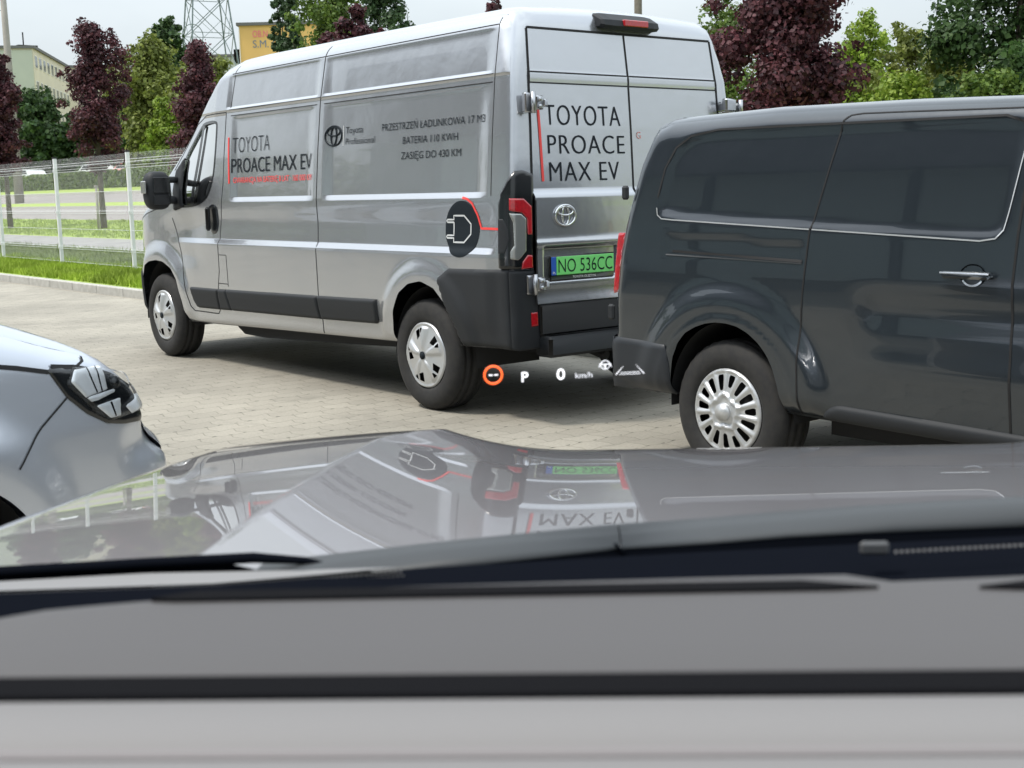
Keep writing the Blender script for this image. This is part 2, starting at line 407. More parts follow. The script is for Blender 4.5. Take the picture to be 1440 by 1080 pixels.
# ================================================================== SILVER CARGO VAN
def silver_van():
    root = thing('cargo_van', 'tall silver grey high roof cargo van with lettering, seen from its rear left corner', 'van', (0, 0, 0))
    out_ = [(-.90, .46), (-.895, .9), (-.893, 1.36), (-.872, 1.75), (-.848, 2.07), (-.81, 2.33), (-.785, 2.40), (-.73, 2.436), (-.62, 2.445), (1, 2.455), (2.3, 2.455), (2.62, 2.448), (2.85, 2.41), (3.02, 2.33),
            (3.18, 2.20), (3.36, 2.03), (3.6, 1.82), (3.8, 1.65), (3.98, 1.49), (4.10, 1.39), (4.25, 1.32), (4.5, 1.24), (4.72, 1.10), (4.86, .90), (4.92, .62), (4.90, .36), (4.7, .28), (3.5, .335), (.35, .41), (-.4, .44)]
    def Y(x, z):
        b = np.interp(z, [.25, .4, .6, 1.0, 1.36, 1.7, 2.06, 2.33, 2.45], [.965, .985, 1.0, 1.01, 1.0, .973, .935, .89, .86])
        return b-.9*np.clip(x-4.2, 0, 1)**2-.25*np.clip(x-2.9, 0, 2)*np.clip(z-1.45, 0, 1)
    def rr(x, z): return .07+.055*sstep((z-2.1)/.25)-.03*sstep((.7-z)/.2)
    def rel(x, z):
        r = 0*x
        def rec(x0, x1, z0, z1, h, zb, zt=.02, xe=.02): return -h*(1-.72*np.clip((z-z0)/(z1-z0), 0, 1))*np.clip((z-z0)/zb, 0, 1)*sstep((z1-z)/zt)*sstep((x-x0)/xe)*sstep((x1-x)/xe)
        r = r+rec(1.30, 2.62, 1.348, 2.012, .019, .036, .03, .13)+rec(-.70, 1.205, 1.348, 2.012, .019, .036, .03, .13)
        r = r+rec(1.27, 2.72, 2.066, 2.335, .014, .018, .03, .08)+rec(-.70, 1.235, 2.066, 2.335, .014, .018, .03, .08)
        body = sstep((x+.80)/.1)*(1-sstep((x-3.25)/.5))
        r = r+.022*(1-np.clip((z-1.018)/.038, 0, 1))*body*sstep((z-.45)/.25)
        r = r-.006*np.exp(-((z-1.19)/.09)**2)*body
        e1 = np.sqrt((x+.05)**2+(z-.42)**2); r = r+.024*(1-sstep((e1-.47)/.10))*sstep((z-.40)/.1)
        e2 = np.sqrt((x-3.98)**2+(z-.38)**2); r = r+.035*(1-sstep((e2-.52)/.14))*sstep((z-.35)/.1)
        r = r-.018*np.exp(-((x-3.45)/.35)**2)*sstep((z-.75)/.2)*(1-sstep((z-1.1)/.2))
        return r
    B = Body(out_, Y, rr, rel, camber=lambda x, z: .035*sstep((z-2.38)/.05)+.03*sstep((x-4)/.5))
    farch = [(4.34, .25), (4.335, .70), (4.26, .80), (4.15, .84), (4.0, .855), (3.86, .845), (3.70, .79), (3.60, .70), (3.535, .52), (3.49, .33), (3.48, .25)]
    rarch = [(.33, .25), (.325, .48), (.285, .63), (.205, .75), (.09, .815), (-.05, .838), (-.19, .80), (-.30, .71), (-.37, .60), (-.435, .47), (-.47, .25)]
    win = chaikin([(3.565, 1.315), (3.575, 1.66), (3.22, 1.965), (3.10, 1.985), (2.865, 1.985), (2.855, 1.93), (2.875, 1.62), (2.94, 1.46), (3.03, 1.37), (3.25, 1.32)], 2)
    door = [(3.395, .47), (3.44, .60), (3.50, .80), (3.58, 1.0), (3.70, 1.20), (3.72, 1.58), (3.52, 1.80), (3.32, 1.985), (3.12, 2.045), (2.70, 2.045), (2.72, 1.5), (2.79, 1.1), (2.80, .8), (2.90, .47), (2.93, .445), (3.36, .44)]
    fa, ra, wi, dr = poly_sdf(farch), poly_sdf(rarch), poly_sdf(win), poly_sdf(door)
    ZX = np.concatenate([np.arange(a, b, .004) for a, b in ((1.345, 1.395), (.985, 1.07), (1.99, 2.03), (2.06, 2.09), (2.31, 2.34))]); XX = np.concatenate([np.arange(a, a+.026, .006) for a in (1.205-.024, 1.295, 1.21, 1.265, 2.60, 2.70, -.705)])
    for sg in (1, -1):
        f = lambda u, v: np.maximum.reduce([-fa(u, v), -ra(u, v), -wi(u, v), -dr(u, v)])
        B.side_sheet('body_side', (-.92, 4.95), (.24, 2.46), .026, M['silver'], root, sg, f, zx=ZX, xx=XX)
        d = B.side_sheet('front_door', (2.66, 3.76), (.42, 2.08), .022, M['silver'], root, sg, lambda u, v: np.maximum(dr(u, v), -wi(u, v)), zx=ZX)
        B.side_sheet('window_glass', (2.8, 3.62), (1.28, 2.02), .03, M['glass'], d, sg, wi, off=-.012)
        mb = MB(); B.strip(mb, np.vstack([win, win[:1]]), .022, sg, .002)
        B.strip(mb, [(3.155, 1.965), (3.20, 1.7), (3.285, 1.325)], .055, sg, .003); mb.build('window_seal', M['gloss_black'], d, True)
        B.patch('mirror_base', [(3.62, 1.28), (3.64, 1.62), (3.50, 1.72), (3.46, 1.31)], .02, M['plastic'], d, sg, .01)
        # handle
        if sg > 0:
            B.patch('handle_cup', chaikin([(2.99, 1.33), (2.83, 1.33), (2.81, 1.22), (2.83, 1.10), (2.95, 1.09), (2.99, 1.2)], 2), .004, M['gloss_black'], d, sg)
            mb = MB(); mb.box(2.915, 2.955, 1.015, 1.055, 1.12, 1.31, bev=.015); mb.build('door_handle', M['plastic'], d, True)
        # mouldings
        for P in ([(3.36, .648), (3.33, .53), (3.28, .475), (2.862, .481), (2.842, .652)], [(2.835, .652), (2.855, .481), (2.665, .486), (2.70, .655)], [(2.69, .655), (2.655, .486), (1.262, .508), (1.275, .678)], [(1.262, .678), (1.248, .508), (.535, .524), (.508, .545), (.498, .692)]):
            B.patch('side_moulding', P, .022, M['plastic'], root, sg, .016, .012)
        clad = [(-.235, .86), (-.325, .925), (-.89, .935), (-.893, .455), (-.45, .45), (-.43, .47), (-.37, .60), (-.30, .71)]
        B.patch('corner_cladding', clad, .014, M['plastic'], root, sg, .012, .02)
        B.patch('front_bumper_corner', [(4.33, .30), (4.335, .70), (4.42, .78), (4.93, .80), (4.93, .28)], .012, M['plastic'], root, sg, .012, .02)
        # wells
        for c, rad in ((3.95, .50), (-.05, .44)):
            th = np.linspace(-.1, math.pi+.1, 22); 
            sheet('wheel_well', th, [.45, .955], lambda t, y, c=c, rad=rad: (c+rad*np.cos(t), sg*y, .36+rad*1.0*np.sin(t)), M['soot'], root)
        mb = MB()
        B.strip(mb, [(2.70, 2.04), (2.72, 1.5), (2.79, 1.1), (2.80, .8), (2.90, .47), (2.93, .445), (3.36, .445), (3.40, .48), (3.44, .60), (3.50, .80), (3.58, 1.0), (3.69, 1.22)], .008, sg)
        B.strip(mb, [(2.70, 2.045), (3.12, 2.045), (3.32, 1.985), (3.52, 1.80), (3.70, 1.62)], .008, sg)
        B.strip(mb, [(2.655, 2.06), (2.60, 2.36), (2.58, 2.41)], .007, sg)
        B.strip(mb, [(1.235, 2.44), (1.24, 2.35), (1.256, 2.0), (1.268, 1.34), (1.253, 1.05), (1.26, .5), (1.27, .40)], .008, sg)
        B.strip(mb, [(-.70, 2.40), (-.71, 2.3), (-.715, 2.07), (-.73, 1.36)], .005, sg)
        B.strip(mb, [(2.655, 2.337), (-.70, 2.345)], .006, sg); B.strip(mb, [(2.62, 2.014), (1.30, 2.014)], .006, sg); B.strip(mb, [(1.205, 2.014), (-.70, 2.014)], .006, sg)
        B.strip(mb, [(2.66, 2.062), (1.25, 2.062)], .005, sg); B.strip(mb, [(1.23, 2.062), (-.70, 2.062)], .005, sg)  # strips along the raised band edges are painted shadow lines, not joints
        B.strip(mb, [(2.78, .93), (2.66, .93), (2.66, .68)], .006, sg); B.strip(mb, [(2.66, .70), (2.83, .70)], .006, sg)
        B.strip(mb, [(3.74, 1.34), (4.2, 1.26), (4.5, 1.17)], .006, sg)
        mb.build('panel_seams', M['gap'], root)
        # far and near wheels
        make_wheel(root, (4.0, sg*.985, .368), sg, .366, .22, .222, 'wide')
        make_wheel(root, (0, sg*.985, .358), sg, .358, .22, .213, 'wide')
        # mirror
        mo = blob('mirror_housing', (3.49, sg*1.21, 1.452), (.09, .108, .158), M['plastic'], root, .65)
        mi = MB(); mi.box(3.391, 3.398, sg*1.14, sg*1.28, 1.43, 1.56, bev=.003); mi.box(3.391, 3.398, sg*1.14, sg*1.28, 1.335, 1.415, bev=.003); mi.build('mirror_glass', M['gloss_black'], mo)
        mi = MB(); mi.tube([(3.62, sg*.95, 1.36), (3.50, sg*1.12, 1.38)], .035, 10); mi.build('mirror_arm', M['plastic'], mo, True); mi = MB(); mi.tube([(3.62, sg*.94, 1.54), (3.50, sg*1.12, 1.54)], .028, 10); mi.build('mirror_arm', M['plastic'], mo, True)
        mi = MB(); mi.box(3.43, 3.52, sg*1.325, sg*1.338, 1.43, 1.53, bev=.005); mi.build('indicator', M['white_lens'], mo)
    # swept shell: rear, roof, windscreen, bonnet, nose
    yd = lambda z: np.interp(z, [.7, 1.36, 2.0, 2.33], [.825, .822, .80, .775])
    def hole(x, y, z):
        b = np.maximum.reduce([np.abs(y)-yd(z), .72-z, z-2.322, x+.2])
        b2 = np.maximum.reduce([np.abs(y)-(Y(x, z)-.09), 1.47-z, z-2.24, 3.1-x])
        return np.maximum(-b, -b2)
    B.sweep_sheet('roof_shell', M['silver'], root, hole)
    def wsc(x, y, z): return np.maximum.reduce([np.abs(y)-(Y(x, z)-.085), 1.465-z, z-2.245, 3.1-x])
    B.sweep_sheet('windscreen', M['glass'], root, wsc, off=-.004)
    B.sweep_sheet('front_bumper', M['plastic'], root, lambda x, y, z: np.maximum(z-.80, 4.3-x), off=.008)
    # rear doors
    i_r = [k for k in range(len(B.P)) if B.P[k, 0] < -.70 and B.P[k, 1] < 2.44]; i_r.sort(key=lambda k: B.P[k, 1])
    zr = np.array([B.P[k, 1] for k in i_r]); xr_ = np.array([B.P[k, 0] for k in i_r]); tr = np.array([float(k) for k in i_r])
    xr = lambda z: np.interp(z, zr, xr_)
    def relR(y, z):
        r = .026*(1-np.clip((z-1.350)/.034, 0, 1))
        r = r+.003*sstep((z-2.012)/.012)*(1-sstep((z-2.062)/.012))
        r = r+.012*np.exp(-((z-1.075)/.02)**2)*sstep((y+.6)/.05)
        r = r-.034*sstep((1.062-z)/.015)*sstep((z-.845)/.02)*sstep((y-.135)/.02)*sstep((.765-y)/.02)
        r = r-.012*np.exp(-((z-.78)/.05)**2)
        return r
    def rearP(y, z, off=0):
        return xr(z)-relR(y, z)-off, y, z
    for nm, y0, y1 in (('rear_door_left', .002, 1), ('rear_door_right', -1, -.002)):
        def sdr(u, v, y0=y0, y1=y1): return np.maximum.reduce([np.abs(u)-yd(v), .722-v, v-2.32, y0-u, u-y1])
        dd = sheet('rear_door', np.arange(-.84, .85, .0125), np.arange(.70, 2.34, .0125), lambda u, v: rearP(u, v, .003), M['silver'], root, sdr)
        if y0 > 0: dl = dd
        else: drr = dd
    def rstrip(mb, pts, wd, off=.006):
        P = np.array(pts, float); Q = []
        for a, b in zip(P[:-1], P[1:]):
            n = max(1, int(np.hypot(*(b-a))/.03)); Q += [a+(b-a)*k/n for k in range(n)]
        Q.append(P[-1]); Q = np.array(Q); T = np.gradient(Q, axis=0); T /= np.linalg.norm(T, axis=1)[:, None]; N = np.stack([-T[:, 1], T[:, 0]], 1)*wd/2
        a = np.stack(rearP(Q[:, 0]+N[:, 0], Q[:, 1]+N[:, 1], off), 1); b = np.stack(rearP(Q[:, 0]-N[:, 0], Q[:, 1]-N[:, 1], off), 1); k = len(Q)
        mb.add(list(a)+list(b), [(i, i+1, k+i+1, k+i) for i in range(k-1)])
    mb = MB(); rstrip(mb, [(0, 2.32), (0, 2.07), (0, 1.36), (0, .72)], .012)
    for z in (2.068, 2.006): rstrip(mb, [(.80, z), (.01, z)], .008); rstrip(mb, [(-.01, z), (-.80, z)], .008)
    ed = [(yd(z), z) for z in np.linspace(.72, 2.32, 30)]; rstrip(mb, ed, .012, .005); rstrip(mb, [(-a, b) for a, b in ed], .016, .005)
    rstrip(mb, [(.775, 2.322), (-.775, 2.322)], .014, .005); mb.build('door_seams', M['gap'], root)
    # corner surface for lamps
    def ext(q, z, off=0):
        q = np.asarray(q, float); z = np.asarray(z, float)
        a = np.stack(B.side(xr(z)+np.maximum(-q, 0), z, 1, off, False), -1)
        t = np.interp(z, zr, tr); Yv = Y(xr(z), z); b = np.stack(B.sweep_pt(t, (Yv-np.maximum(q, 0))/Yv, off), -1)
        P = np.where((q <= 0)[..., None], a, b); return P[..., 0], P[..., 1], P[..., 2]
    def epatch(name, poly, thick, m, par, sg=1, edge=.01, base=.001, step=.0125, it=0):
        P = chaikin(poly, it) if it else np.array(poly); f = poly_sdf(P)
        def fn(u, v):
            x, y, z = ext(u, v, base+thick*np.sqrt(np.clip(1-(1-np.clip(-f(u, v)/edge, 0, 1))**2, 0, 1))); return x, y*sg, z
        return sheet(name, np.arange(P[:, 0].min()-step, P[:, 0].max()+2*step, step), np.arange(P[:, 1].min()-step, P[:, 1].max()+2*step, step), fn, m, par, f)
    lamp = [(-.078, .932), (-.08, 1.29), (-.062, 1.375), (-.02, 1.45), (.045, 1.50), (.10, 1.505), (.172, 1.482), (.176, 1.25), (.174, .932)]
    for sg in (1, -1):
        tl = epatch('tail_lamp', lamp, .022, M['gloss_black'], root, sg)
        def qz(px, py): return (-.078+(px-705.5)*.00588, 1.36-(py-272)*.00405)
        epatch('red_lens', [qz(*p) for p in [(719.4, 276), (735, 277), (745, 288), (746, 328), (740, 328), (739, 305), (733, 297), (719.4, 293)]], .006, M['red_lens'], tl, sg, .006, .023, .006)
        epatch('clear_lens', [qz(*p) for p in [(719.4, 297), (731.5, 298), (738, 305), (738, 352), (728.7, 364), (721, 362), (720.7, 352), (725, 343), (724, 310)]], .006, M['white_lens'], tl, sg, .006, .023, .006)
        epatch('lower_red_lens', [qz(*p) for p in [(740, 357), (746, 358), (746, 376), (731.5, 377), (733, 367)]], .006, M['red_lens'], tl, sg, .006, .023, .006)
        epatch('side_reflector', [qz(*p) for p in [(706.8, 305), (712, 305), (719, 322), (720, 335), (714, 354), (706.8, 354)]], .003, M['plastic'], tl, sg, .004, .022, .006)
        ck = epatch('bumper_corner', [(-.02, .455), (-.02, .932), (.19, .925), (.20, .72), (.205, .455)], .016, M['plastic'], root, sg, .012)
        epatch('rear_reflector', [(.135, .595), (.135, .675), (.185, .675), (.185, .595)], .004, M['red_lens'], ck, sg, .004, .018, .006)
    # bumper centre
    mb = MB(); mb.box(-.93, -.86, -.82, .80, .535, .715, bev=.008); mb.build('bumper_recess', M['soot'], root, True)
    mb = MB(); mb.box(-1.01, -.86, -.82, .80, .405, .533, bev=.018); mb.build('bumper_step', M['plastic'], root, True)
    # third brake light
    mb = MB(); mb.prism([(-.04, 2.335), (-.93, 2.345), (-.945, 2.37), (-.91, 2.40), (-.6, 2.47), (-.04, 2.47)], lambda a, b, t: (a if a > -.5 else a, t, b), -.26, .21) if False else None
    V = []; F = []
    pr = [(-.70, 2.345), (-.865, 2.343), (-.885, 2.36), (-.875, 2.395), (-.80, 2.44), (-.68, 2.465)]
    ys = [-.27, -.255, -.2, .15, .205, .22]; sc = [.3, .75, 1, 1, .75, .3]
    for y, s_ in zip(ys, sc):
        for a, b in pr: V.append((-.70+(a+.70)*(.75+.25*s_), y, 2.40+(b-2.40)*(.6+.4*s_)))
    k = len(pr)
    for i in range(len(ys)-1):
        for j in range(k): F.append((i*k+j, i*k+(j+1) % k, (i+1)*k+(j+1) % k, (i+1)*k+j))
    F += [tuple(range(k)), tuple(range((len(ys)-1)*k, len(ys)*k))[::-1]]
    tb = mesh('high_brake_lamp', V, F, M['plastic'], root, False)
    mb = MB(); mb.box(-.893, -.86, -.145, .06, 2.362, 2.40, bev=.004); mb.build('red_lens', M['red_lens'], tb)
    # hinges
    def hinge(y, z, sg):
        mb = MB()
        mb.box(-.925, -.89, y-.01*sg, y+.05*sg, z-.055, z+.055, bev=.006); mb.box(-.945, -.90, y-.075*sg, y-.015*sg, z-.04, z+.04, bev=.008)
        mb.tube([(-.935, y, z-.06), (-.935, y, z+.06)], .014, 10); mb.box(-.95, -.92, y-.10*sg, y-.07*sg, z-.02, z+.02, bev=.005)
        mb.tube([(-.95, y-.045*sg, z+.02), (-.93, y-.045*sg, z+.02)], .012, 8); mb.tube([(-.95, y-.045*sg, z-.02), (-.93, y-.045*sg, z-.02)], .012, 8)
        mb.build('hinge', M['steel'], root, True)
    hinge(.835, 1.885, 1); hinge(.845, .84, 1); hinge(-.835, .84, -1)
    mb = MB(); mb.box(-.92, -.86, -.97, -.80, 1.86, 1.93, bev=.012); mb.box(-.95, -.90, -.90, -.80, 1.865, 1.95, bev=.01); mb.tube([(-.93, -.96, 1.85), (-.93, -.96, 1.945)], .015, 10); mb.build('hinge', M['steel'], root, True)
    # registration plate
    PX = -.925
    fp = lambda x0: (lambda a, b: (x0+0*a, -a, b+0*a))
    mb = MB(); mb.box(PX, PX+.02, .198, .720, .852, 1.0, bev=.006); pf = mb.build('plate_frame', M['gloss_black'], root, True)
    mb = MB(); mb.box(PX-.004, PX+.004, .206, .672, .884, .993, bev=.003); gp = mb.build('number_plate', M['green_plate'], pf)
    mb = MB(); mb.box(PX-.004, PX+.004, .674, .712, .884, .993, bev=.003); mb.build('country_band', M['blue_plate'], pf)
    lettering('plate_lettering', 'NO 536CC', (-.660, -.222, .900, .977), fp(PX-.0055), M['dark_decal'], pf, offset=-.006)
    lettering('country_lettering', 'PL', (-.704, -.682, .892, .906), fp(PX-.0055), M['white'], pf, offset=0)
    lettering('dealer_lettering', 'TOYOTA OLSZTYN', (-.545, -.36, .862, .875), fp(PX-.0015), M['white'], pf, offset=0)
    # rear door lettering
    rf = lambda a, b: rearP(-a, b, .007)
    for s_, bx in (('TOYOTA', (-.695, -.088, 1.765, 1.880)), ('PROACE', (-.684, -.062, 1.598, 1.705)), ('MAX EV', (-.682, -.118, 1.438, 1.548))):
        lettering('door_lettering', s_, bx, rf, M['dark_decal'], dl, offset=-.011, spacing=1.1)
    mb = MB(); rstrip(mb, [(.746, 1.875), (.737, 1.437)], .018, .007); mb.build('red_bar', M['red_decal'], dl)
    emblem('emblem', (-.60, 1.236), .078, .060, .0065, lambda a, b: rearP(-a, b, .012), M['chrome'], dl)
    lettering('red_lettering', 'G', (.045, .082, 1.69, 1.73), rf, mat('faded_red_decal', (.60, .22, .20), .5), drr, offset=-.01)
    # left side lettering and marks
    sf = lambda a, b: B.side(-a, b, 1, .0045)
    sl = .0
    lettering('side_lettering', 'TOYOTA', (-2.575, -1.985, 1.727, 1.840), sf, M['dark_decal'], root, offset=-.02)
    lettering('side_lettering', 'PROACE MAX EV', (-2.583, -1.352, 1.572, 1.680), sf, M['dark_decal'], root, offset=-.006)
    lettering('side_lettering', 'GWARANCJA NA BATERIĘ 8 LAT · 160 000 KM', (-2.555, -1.347, 1.493, 1.535), sf, M['red_decal'], root, offset=0)
    lettering('side_lettering', 'PRZESTRZEŃ ŁADUNKOWA 17 M3', (-.462, .640, 1.790, 1.834), sf, M['dark_decal'], root, offset=-.004)
    lettering('side_lettering', 'BATERIA 110 KWH', (-.215, .374, 1.697, 1.741), sf, M['dark_decal'], root, offset=-.004)
    lettering('side_lettering', 'ZASIĘG DO 430 KM', (-.232, .410, 1.601, 1.645), sf, M['dark_decal'], root, offset=-.004)
    lettering('side_lettering', 'Toyota', (-.908, -.695, 1.795, 1.838), sf, M['dark_decal'], root, offset=-.004)
    lettering('side_lettering', 'Professional', (-.908, -.548, 1.722, 1.762), sf, M['dark_decal'], root, offset=-.008)
    emblem('side_emblem', (-1.065, 1.787), .104, .068, .0048, lambda a, b: B.side(-a, b, 1, .004), M['dark_decal'], root)
    mb = MB(); B.strip(mb, [(.94, 1.715), (.94, 1.85)], .008, 1, .003); mb.build('divider_line', M['grey_line'], root)
    mb = MB(); B.strip(mb, [(2.64, 1.848), (2.615, 1.49)], .022, 1, .003); B.strip(mb, [(-.452, 1.353), (-.50, 1.345), (-.55, 1.318), (-.60, 1.25), (-.635, 1.170), (-.815, 1.168)], .014, 1, .004)
    mb.build('red_bar', M['red_decal'], root)
    cx, cz = -.445, 1.165
    oct_ = [(cx+.172*math.cos(a), cz+.170*math.sin(a)) for a in np.linspace(0, 2*math.pi, 41)[:-1]]
    B.patch('plug_badge', oct_, .001, M['dark_decal'], root, 1, .01, .015, base=.002)
    mb = MB(); pl = [(-.36, 1.20), (-.36, 1.235), (-.46, 1.235), (-.53, 1.19), (-.53, 1.135), (-.46, 1.09), (-.36, 1.09), (-.36, 1.125)]
    pl = [(-.365, 1.205), (-.30, 1.205), (-.29, 1.213), (-.30, 1.221), (-.365, 1.221), (-.365, 1.245), (-.47, 1.245), (-.535, 1.195), (-.535, 1.135), (-.47, 1.085), (-.365, 1.085), (-.365, 1.11), (-.30, 1.11), (-.29, 1.118), (-.30, 1.126), (-.365, 1.126), (-.365, 1.205)]
    B.strip(mb, pl, .010, 1, .005); mb.build('plug_outline', M['grey_line'], root)
    # underbody
    mb = MB(); mb.box(.5, 3.35, -.94, .94, .44, .52); mb.box(-.86, .5, -.60, .60, .44, .52); mb.box(3.35, 4.8, -.6, .6, .40, .52)
    mb.prism([(2.93, .42), (2.80, .33), (2.70, .285), (2.35, .28), (1.0, .335), (.5, .36), (.45, .44)], lambda a, b, t: (a, t, b), -.80, .88)
    mb.box(-.10, .10, -.80, .80, .28, .40, bev=.03); mb.box(-.85, .5, .50, .56, .38, .45); mb.box(-.85, .5, -.56, -.50, .38, .45)
    mb.tube([(-.8, .30, .40), (-.95, .30, .37)], .03, 10); mb.box(-.80, -.2, -.75, -.1, .32, .45, bev=.02)
    mb.build('underbody', M['soot'], root)
    # cab interior
    mb = MB(); mb.box(2.60, 2.64, -.93, .93, .5, 2.05); mb.box(2.66, 4.6, -.9, .9, .52, .56); mb.box(3.6, 4.1, -.9, .9, .9, 1.32, bev=.05); mb.build('cab_interior', M['interior'], root)
    for y in (.5, -.5):
        blob('headrest', (2.86, y, 1.61), (.06, .13, .11), M['seat'], root, .6, 10); mb = MB(); mb.box(2.78, 2.93, y-.22, y+.22, .8, 1.50, bev=.05); mb.box(2.8, 3.3, y-.24, y+.24, .75, .92, bev=.04); mb.build('seat', M['seat'], root, True)
    return root
silver_van()

# ================================================================== DARK GREY VAN
def dark_van():
    root = thing('panel_van', 'dark grey panel van with plain silver wheel cover, parked behind the lettered van', 'van', (-2.67, .19, 0), math.pi)
    out_ = [(-.80, .42), (-.805, .60), (-.775, .66), (-.77, .80), (-.735, 1.08), (-.685, 1.30), (-.63, 1.50), (-.575, 1.64), (-.54, 1.69), (-.44, 1.722), (.2, 1.736), (.9, 1.722), (1.6, 1.697), (2.3, 1.68), (2.7, 1.63), (3.1, 1.47), (3.55, 1.22), (3.75, 1.10), (4.05, 1.0), (4.25, .85), (4.32, .6), (4.3, .3), (4.0, .24), (2.9, .33), (.35, .355), (-.3, .37), (-.6, .38)]
    def Y(x, z):
        b = np.interp(z, [.25, .36, .5, .7, .85, 1.0, 1.2, 1.45, 1.65, 1.78], [.92, .935, .952, .960, .968, .966, .955,        .925, .895, .875])
        return b-.55*np.clip(x-3.5, 0, 2)**2
    def rr(x, z): return .085+.02*sstep((z-1.5)/.2)-.03*sstep((.5-z)/.1)
    panL = chaikin([(-.435, 1.235), (-.46, 1.30), (-.40, 1.52), (-.33, 1.60), (-.22, 1.640), (-.05, 1.648), (1.36, 1.628), (1.45, 1.60), (1.40, 1.26), (1.38, 1.18), (1.30, 1.158), (.47, 1.196)], 2)
    pL = poly_sdf(panL); rail = poly_sdf([(-.40, 1.065), (-.40, 1.172), (.445, 1.135), (.445, 1.05)])
    def rel(x, z):
        r = -.012*sstep(-pL(x, z)/.03)
        r = r-.005*sstep(-rail(x, z)/.008)
        e = np.sqrt(x**2+((z-.34))**2)
        r = r+.030*(1-sstep((e-.50)/.13))*sstep((z-.36)/.1)+.006*np.exp(-((e-.43)/.02)**2)
        r = r-.012*np.exp(-((z-.86)/.07)**2)*sstep((x-.65)/.2)+.010*np.exp(-((z-.62)/.08)**2)*sstep((x-.6)/.3)
        e3 = np.sqrt((x-3.275)**2+((z-.34))**2); r = r+.03*(1-sstep((e3-.48)/.16))*sstep((z-.36)/.1)
        return r
    B = Body(out_, Y, rr, rel, camber=lambda x, z: .004+0*x)
    a1 = chaikin([(-.345, .2), (-.34, .53), (-.26, .68), (-.13, .745), (0, .765), (.13, .745), (.25, .66), (.315, .54), (.345, .36), (.35, .2)], 1)
    a2 = a1+np.array([3.275, 0])
    f1, f2 = poly_sdf(a1), poly_sdf(a2)
    for sg in (-1, 1):
        B.side_sheet('body_side', (-.82, 4.35), (.22, 1.79), .022, M['darkpaint'], root, sg, lambda u, v: np.maximum(-f1(u, v), -f2(u, v)))
        B.patch('bumper_cladding', [(-.81, .64), (-.36, .628), (-.342, .52), (-.345, .36), (-.81, .36)], .012, M['bumpergrey'], root, sg, .012, .02)
        B.patch('side_moulding', chaikin([(.53, .345), (.555, .40), (.61, .438), (.68, .440), (2.75, .395), (2.80, .35), (2.6, .33)], 1), .020, M['plastic'], root, sg, .03, .014)
        B.patch('side_window', chaikin([(1.62, 1.17), (1.62, 1.60), (2.35, 1.60), (2.75, 1.45), (3.1, 1.25), (3.15, 1.15)], 1), .002, M['gloss_black'], root, sg, .01, .02, base=.003)
        tl = B.patch('tail_lamp', [(-.79, .86), (-.76, 1.17), (-.705, 1.17), (-.745, .87)], .012, M['red_lens'], root, sg, .02, .01)
        for c in (0, 3.275):
            th = np.linspace(-.1, math.pi+.1, 22)
            sheet('wheel_well', th, [.45, .93], lambda t, y, c=c: (c+.38*np.cos(t), sg*y, .36+.40*np.sin(t)), M['soot'], root)
            make_wheel(root, (c, sg*.942, .336), sg, .336, .21, .206, 'fins')
        mb = MB()
        B.strip(mb, [(.615, 1.67), (.595, 1.65), (.575, 1.58), (.474, 1.196), (.445, .893), (.433, .60), (.433, .36)], .008, sg, .002)
        B.strip(mb, [(.60, 1.655), (.625, 1.676), (.68, 1.683), (1.5, 1.660), (3.0, 1.50)], .007, sg, .002)
        B.strip(mb, [(1.49, 1.66), (1.455, 1.52), (1.425, 1.0), (1.428, .36)], .010, sg, .002)
        top = [p for p in panL if p[1] > 1.56 or p[0] < -.30]; top.sort(key=lambda p: (p[0] if p[1] > 1.45 else p[0]-1)) 
        B.strip(mb, [(-.455, 1.34), (-.42, 1.48), (-.36, 1.575), (-.27, 1.625), (-.10, 1.648), (1.34, 1.629), (1.42, 1.60)], .010, sg, .002)
        B.strip(mb, [(-.34, 1.083), (0, 1.070), (.44, 1.056)], .012, sg, .002)
        mb.build('panel_seams', M['gap'], root)
        mb = MB(); B.strip(mb, [(-.38, 1.066), (.44, 1.046)], .006, sg, .003); B.strip(mb, [(.36, .37), (.62, .352), (2.6, .338)], .010, sg, .004); mb.build('bright_edge', M['cowl'], root)  # grey strips coloured in as highlights on the rail and sill edges
        mb = MB(); B.strip(mb, [(-.456, 1.29), (-.448, 1.255), (-.42, 1.237), (-.35, 1.232), (.47, 1.1945)], .006, sg, .003); B.strip(mb, [(.485, 1.194), (1.28, 1.158), (1.345, 1.168), (1.375, 1.20), (1.39, 1.27), (1.435, 1.53)], .006, sg, .003); mb.build('belt_highlight', M['cover'], root)  # silver strips standing in for the sky reflected along the recess ledge
        # door handle
        mb = MB(); mb.box(1.14, 1.35, sg*.965, sg*1.005, 1.012, 1.040, bev=.011); h = mb.build('door_handle', M['darkpaint'], root, True)
        mb = MB(); mb.box(1.14, 1.35, sg*1.0045, sg*1.0075, 1.031, 1.0375, bev=.001); mb.build('handle_trim', M['chrome'], h)
        B.patch('handle_cup', [(1.26+.055*math.cos(a), 1.025+.045*math.sin(a)) for a in np.linspace(0, 2*math.pi, 25)[:-1]], -.008, M['gloss_black'], h, sg, .03, .01, base=.004)
        mb = MB(); B.strip(mb, [(1.26+.045*math.cos(a), 1.025+.04*math.sin(a)) for a in np.linspace(math.pi+.5, 2*math.pi-.5, 9)], .008, sg, .005); mb.build('cup_highlight', M['chrome'], h)
        mb = MB(); mb.box(-.70, -.655, sg*.93, sg*.955, 1.33, 1.40, bev=.01); mb.build('hinge', M['plastic'], root); mb = MB(); mb.box(-.81, -.765, sg*.93, sg*.955, .72, .80, bev=.01); mb.build('hinge', M['plastic'], root)
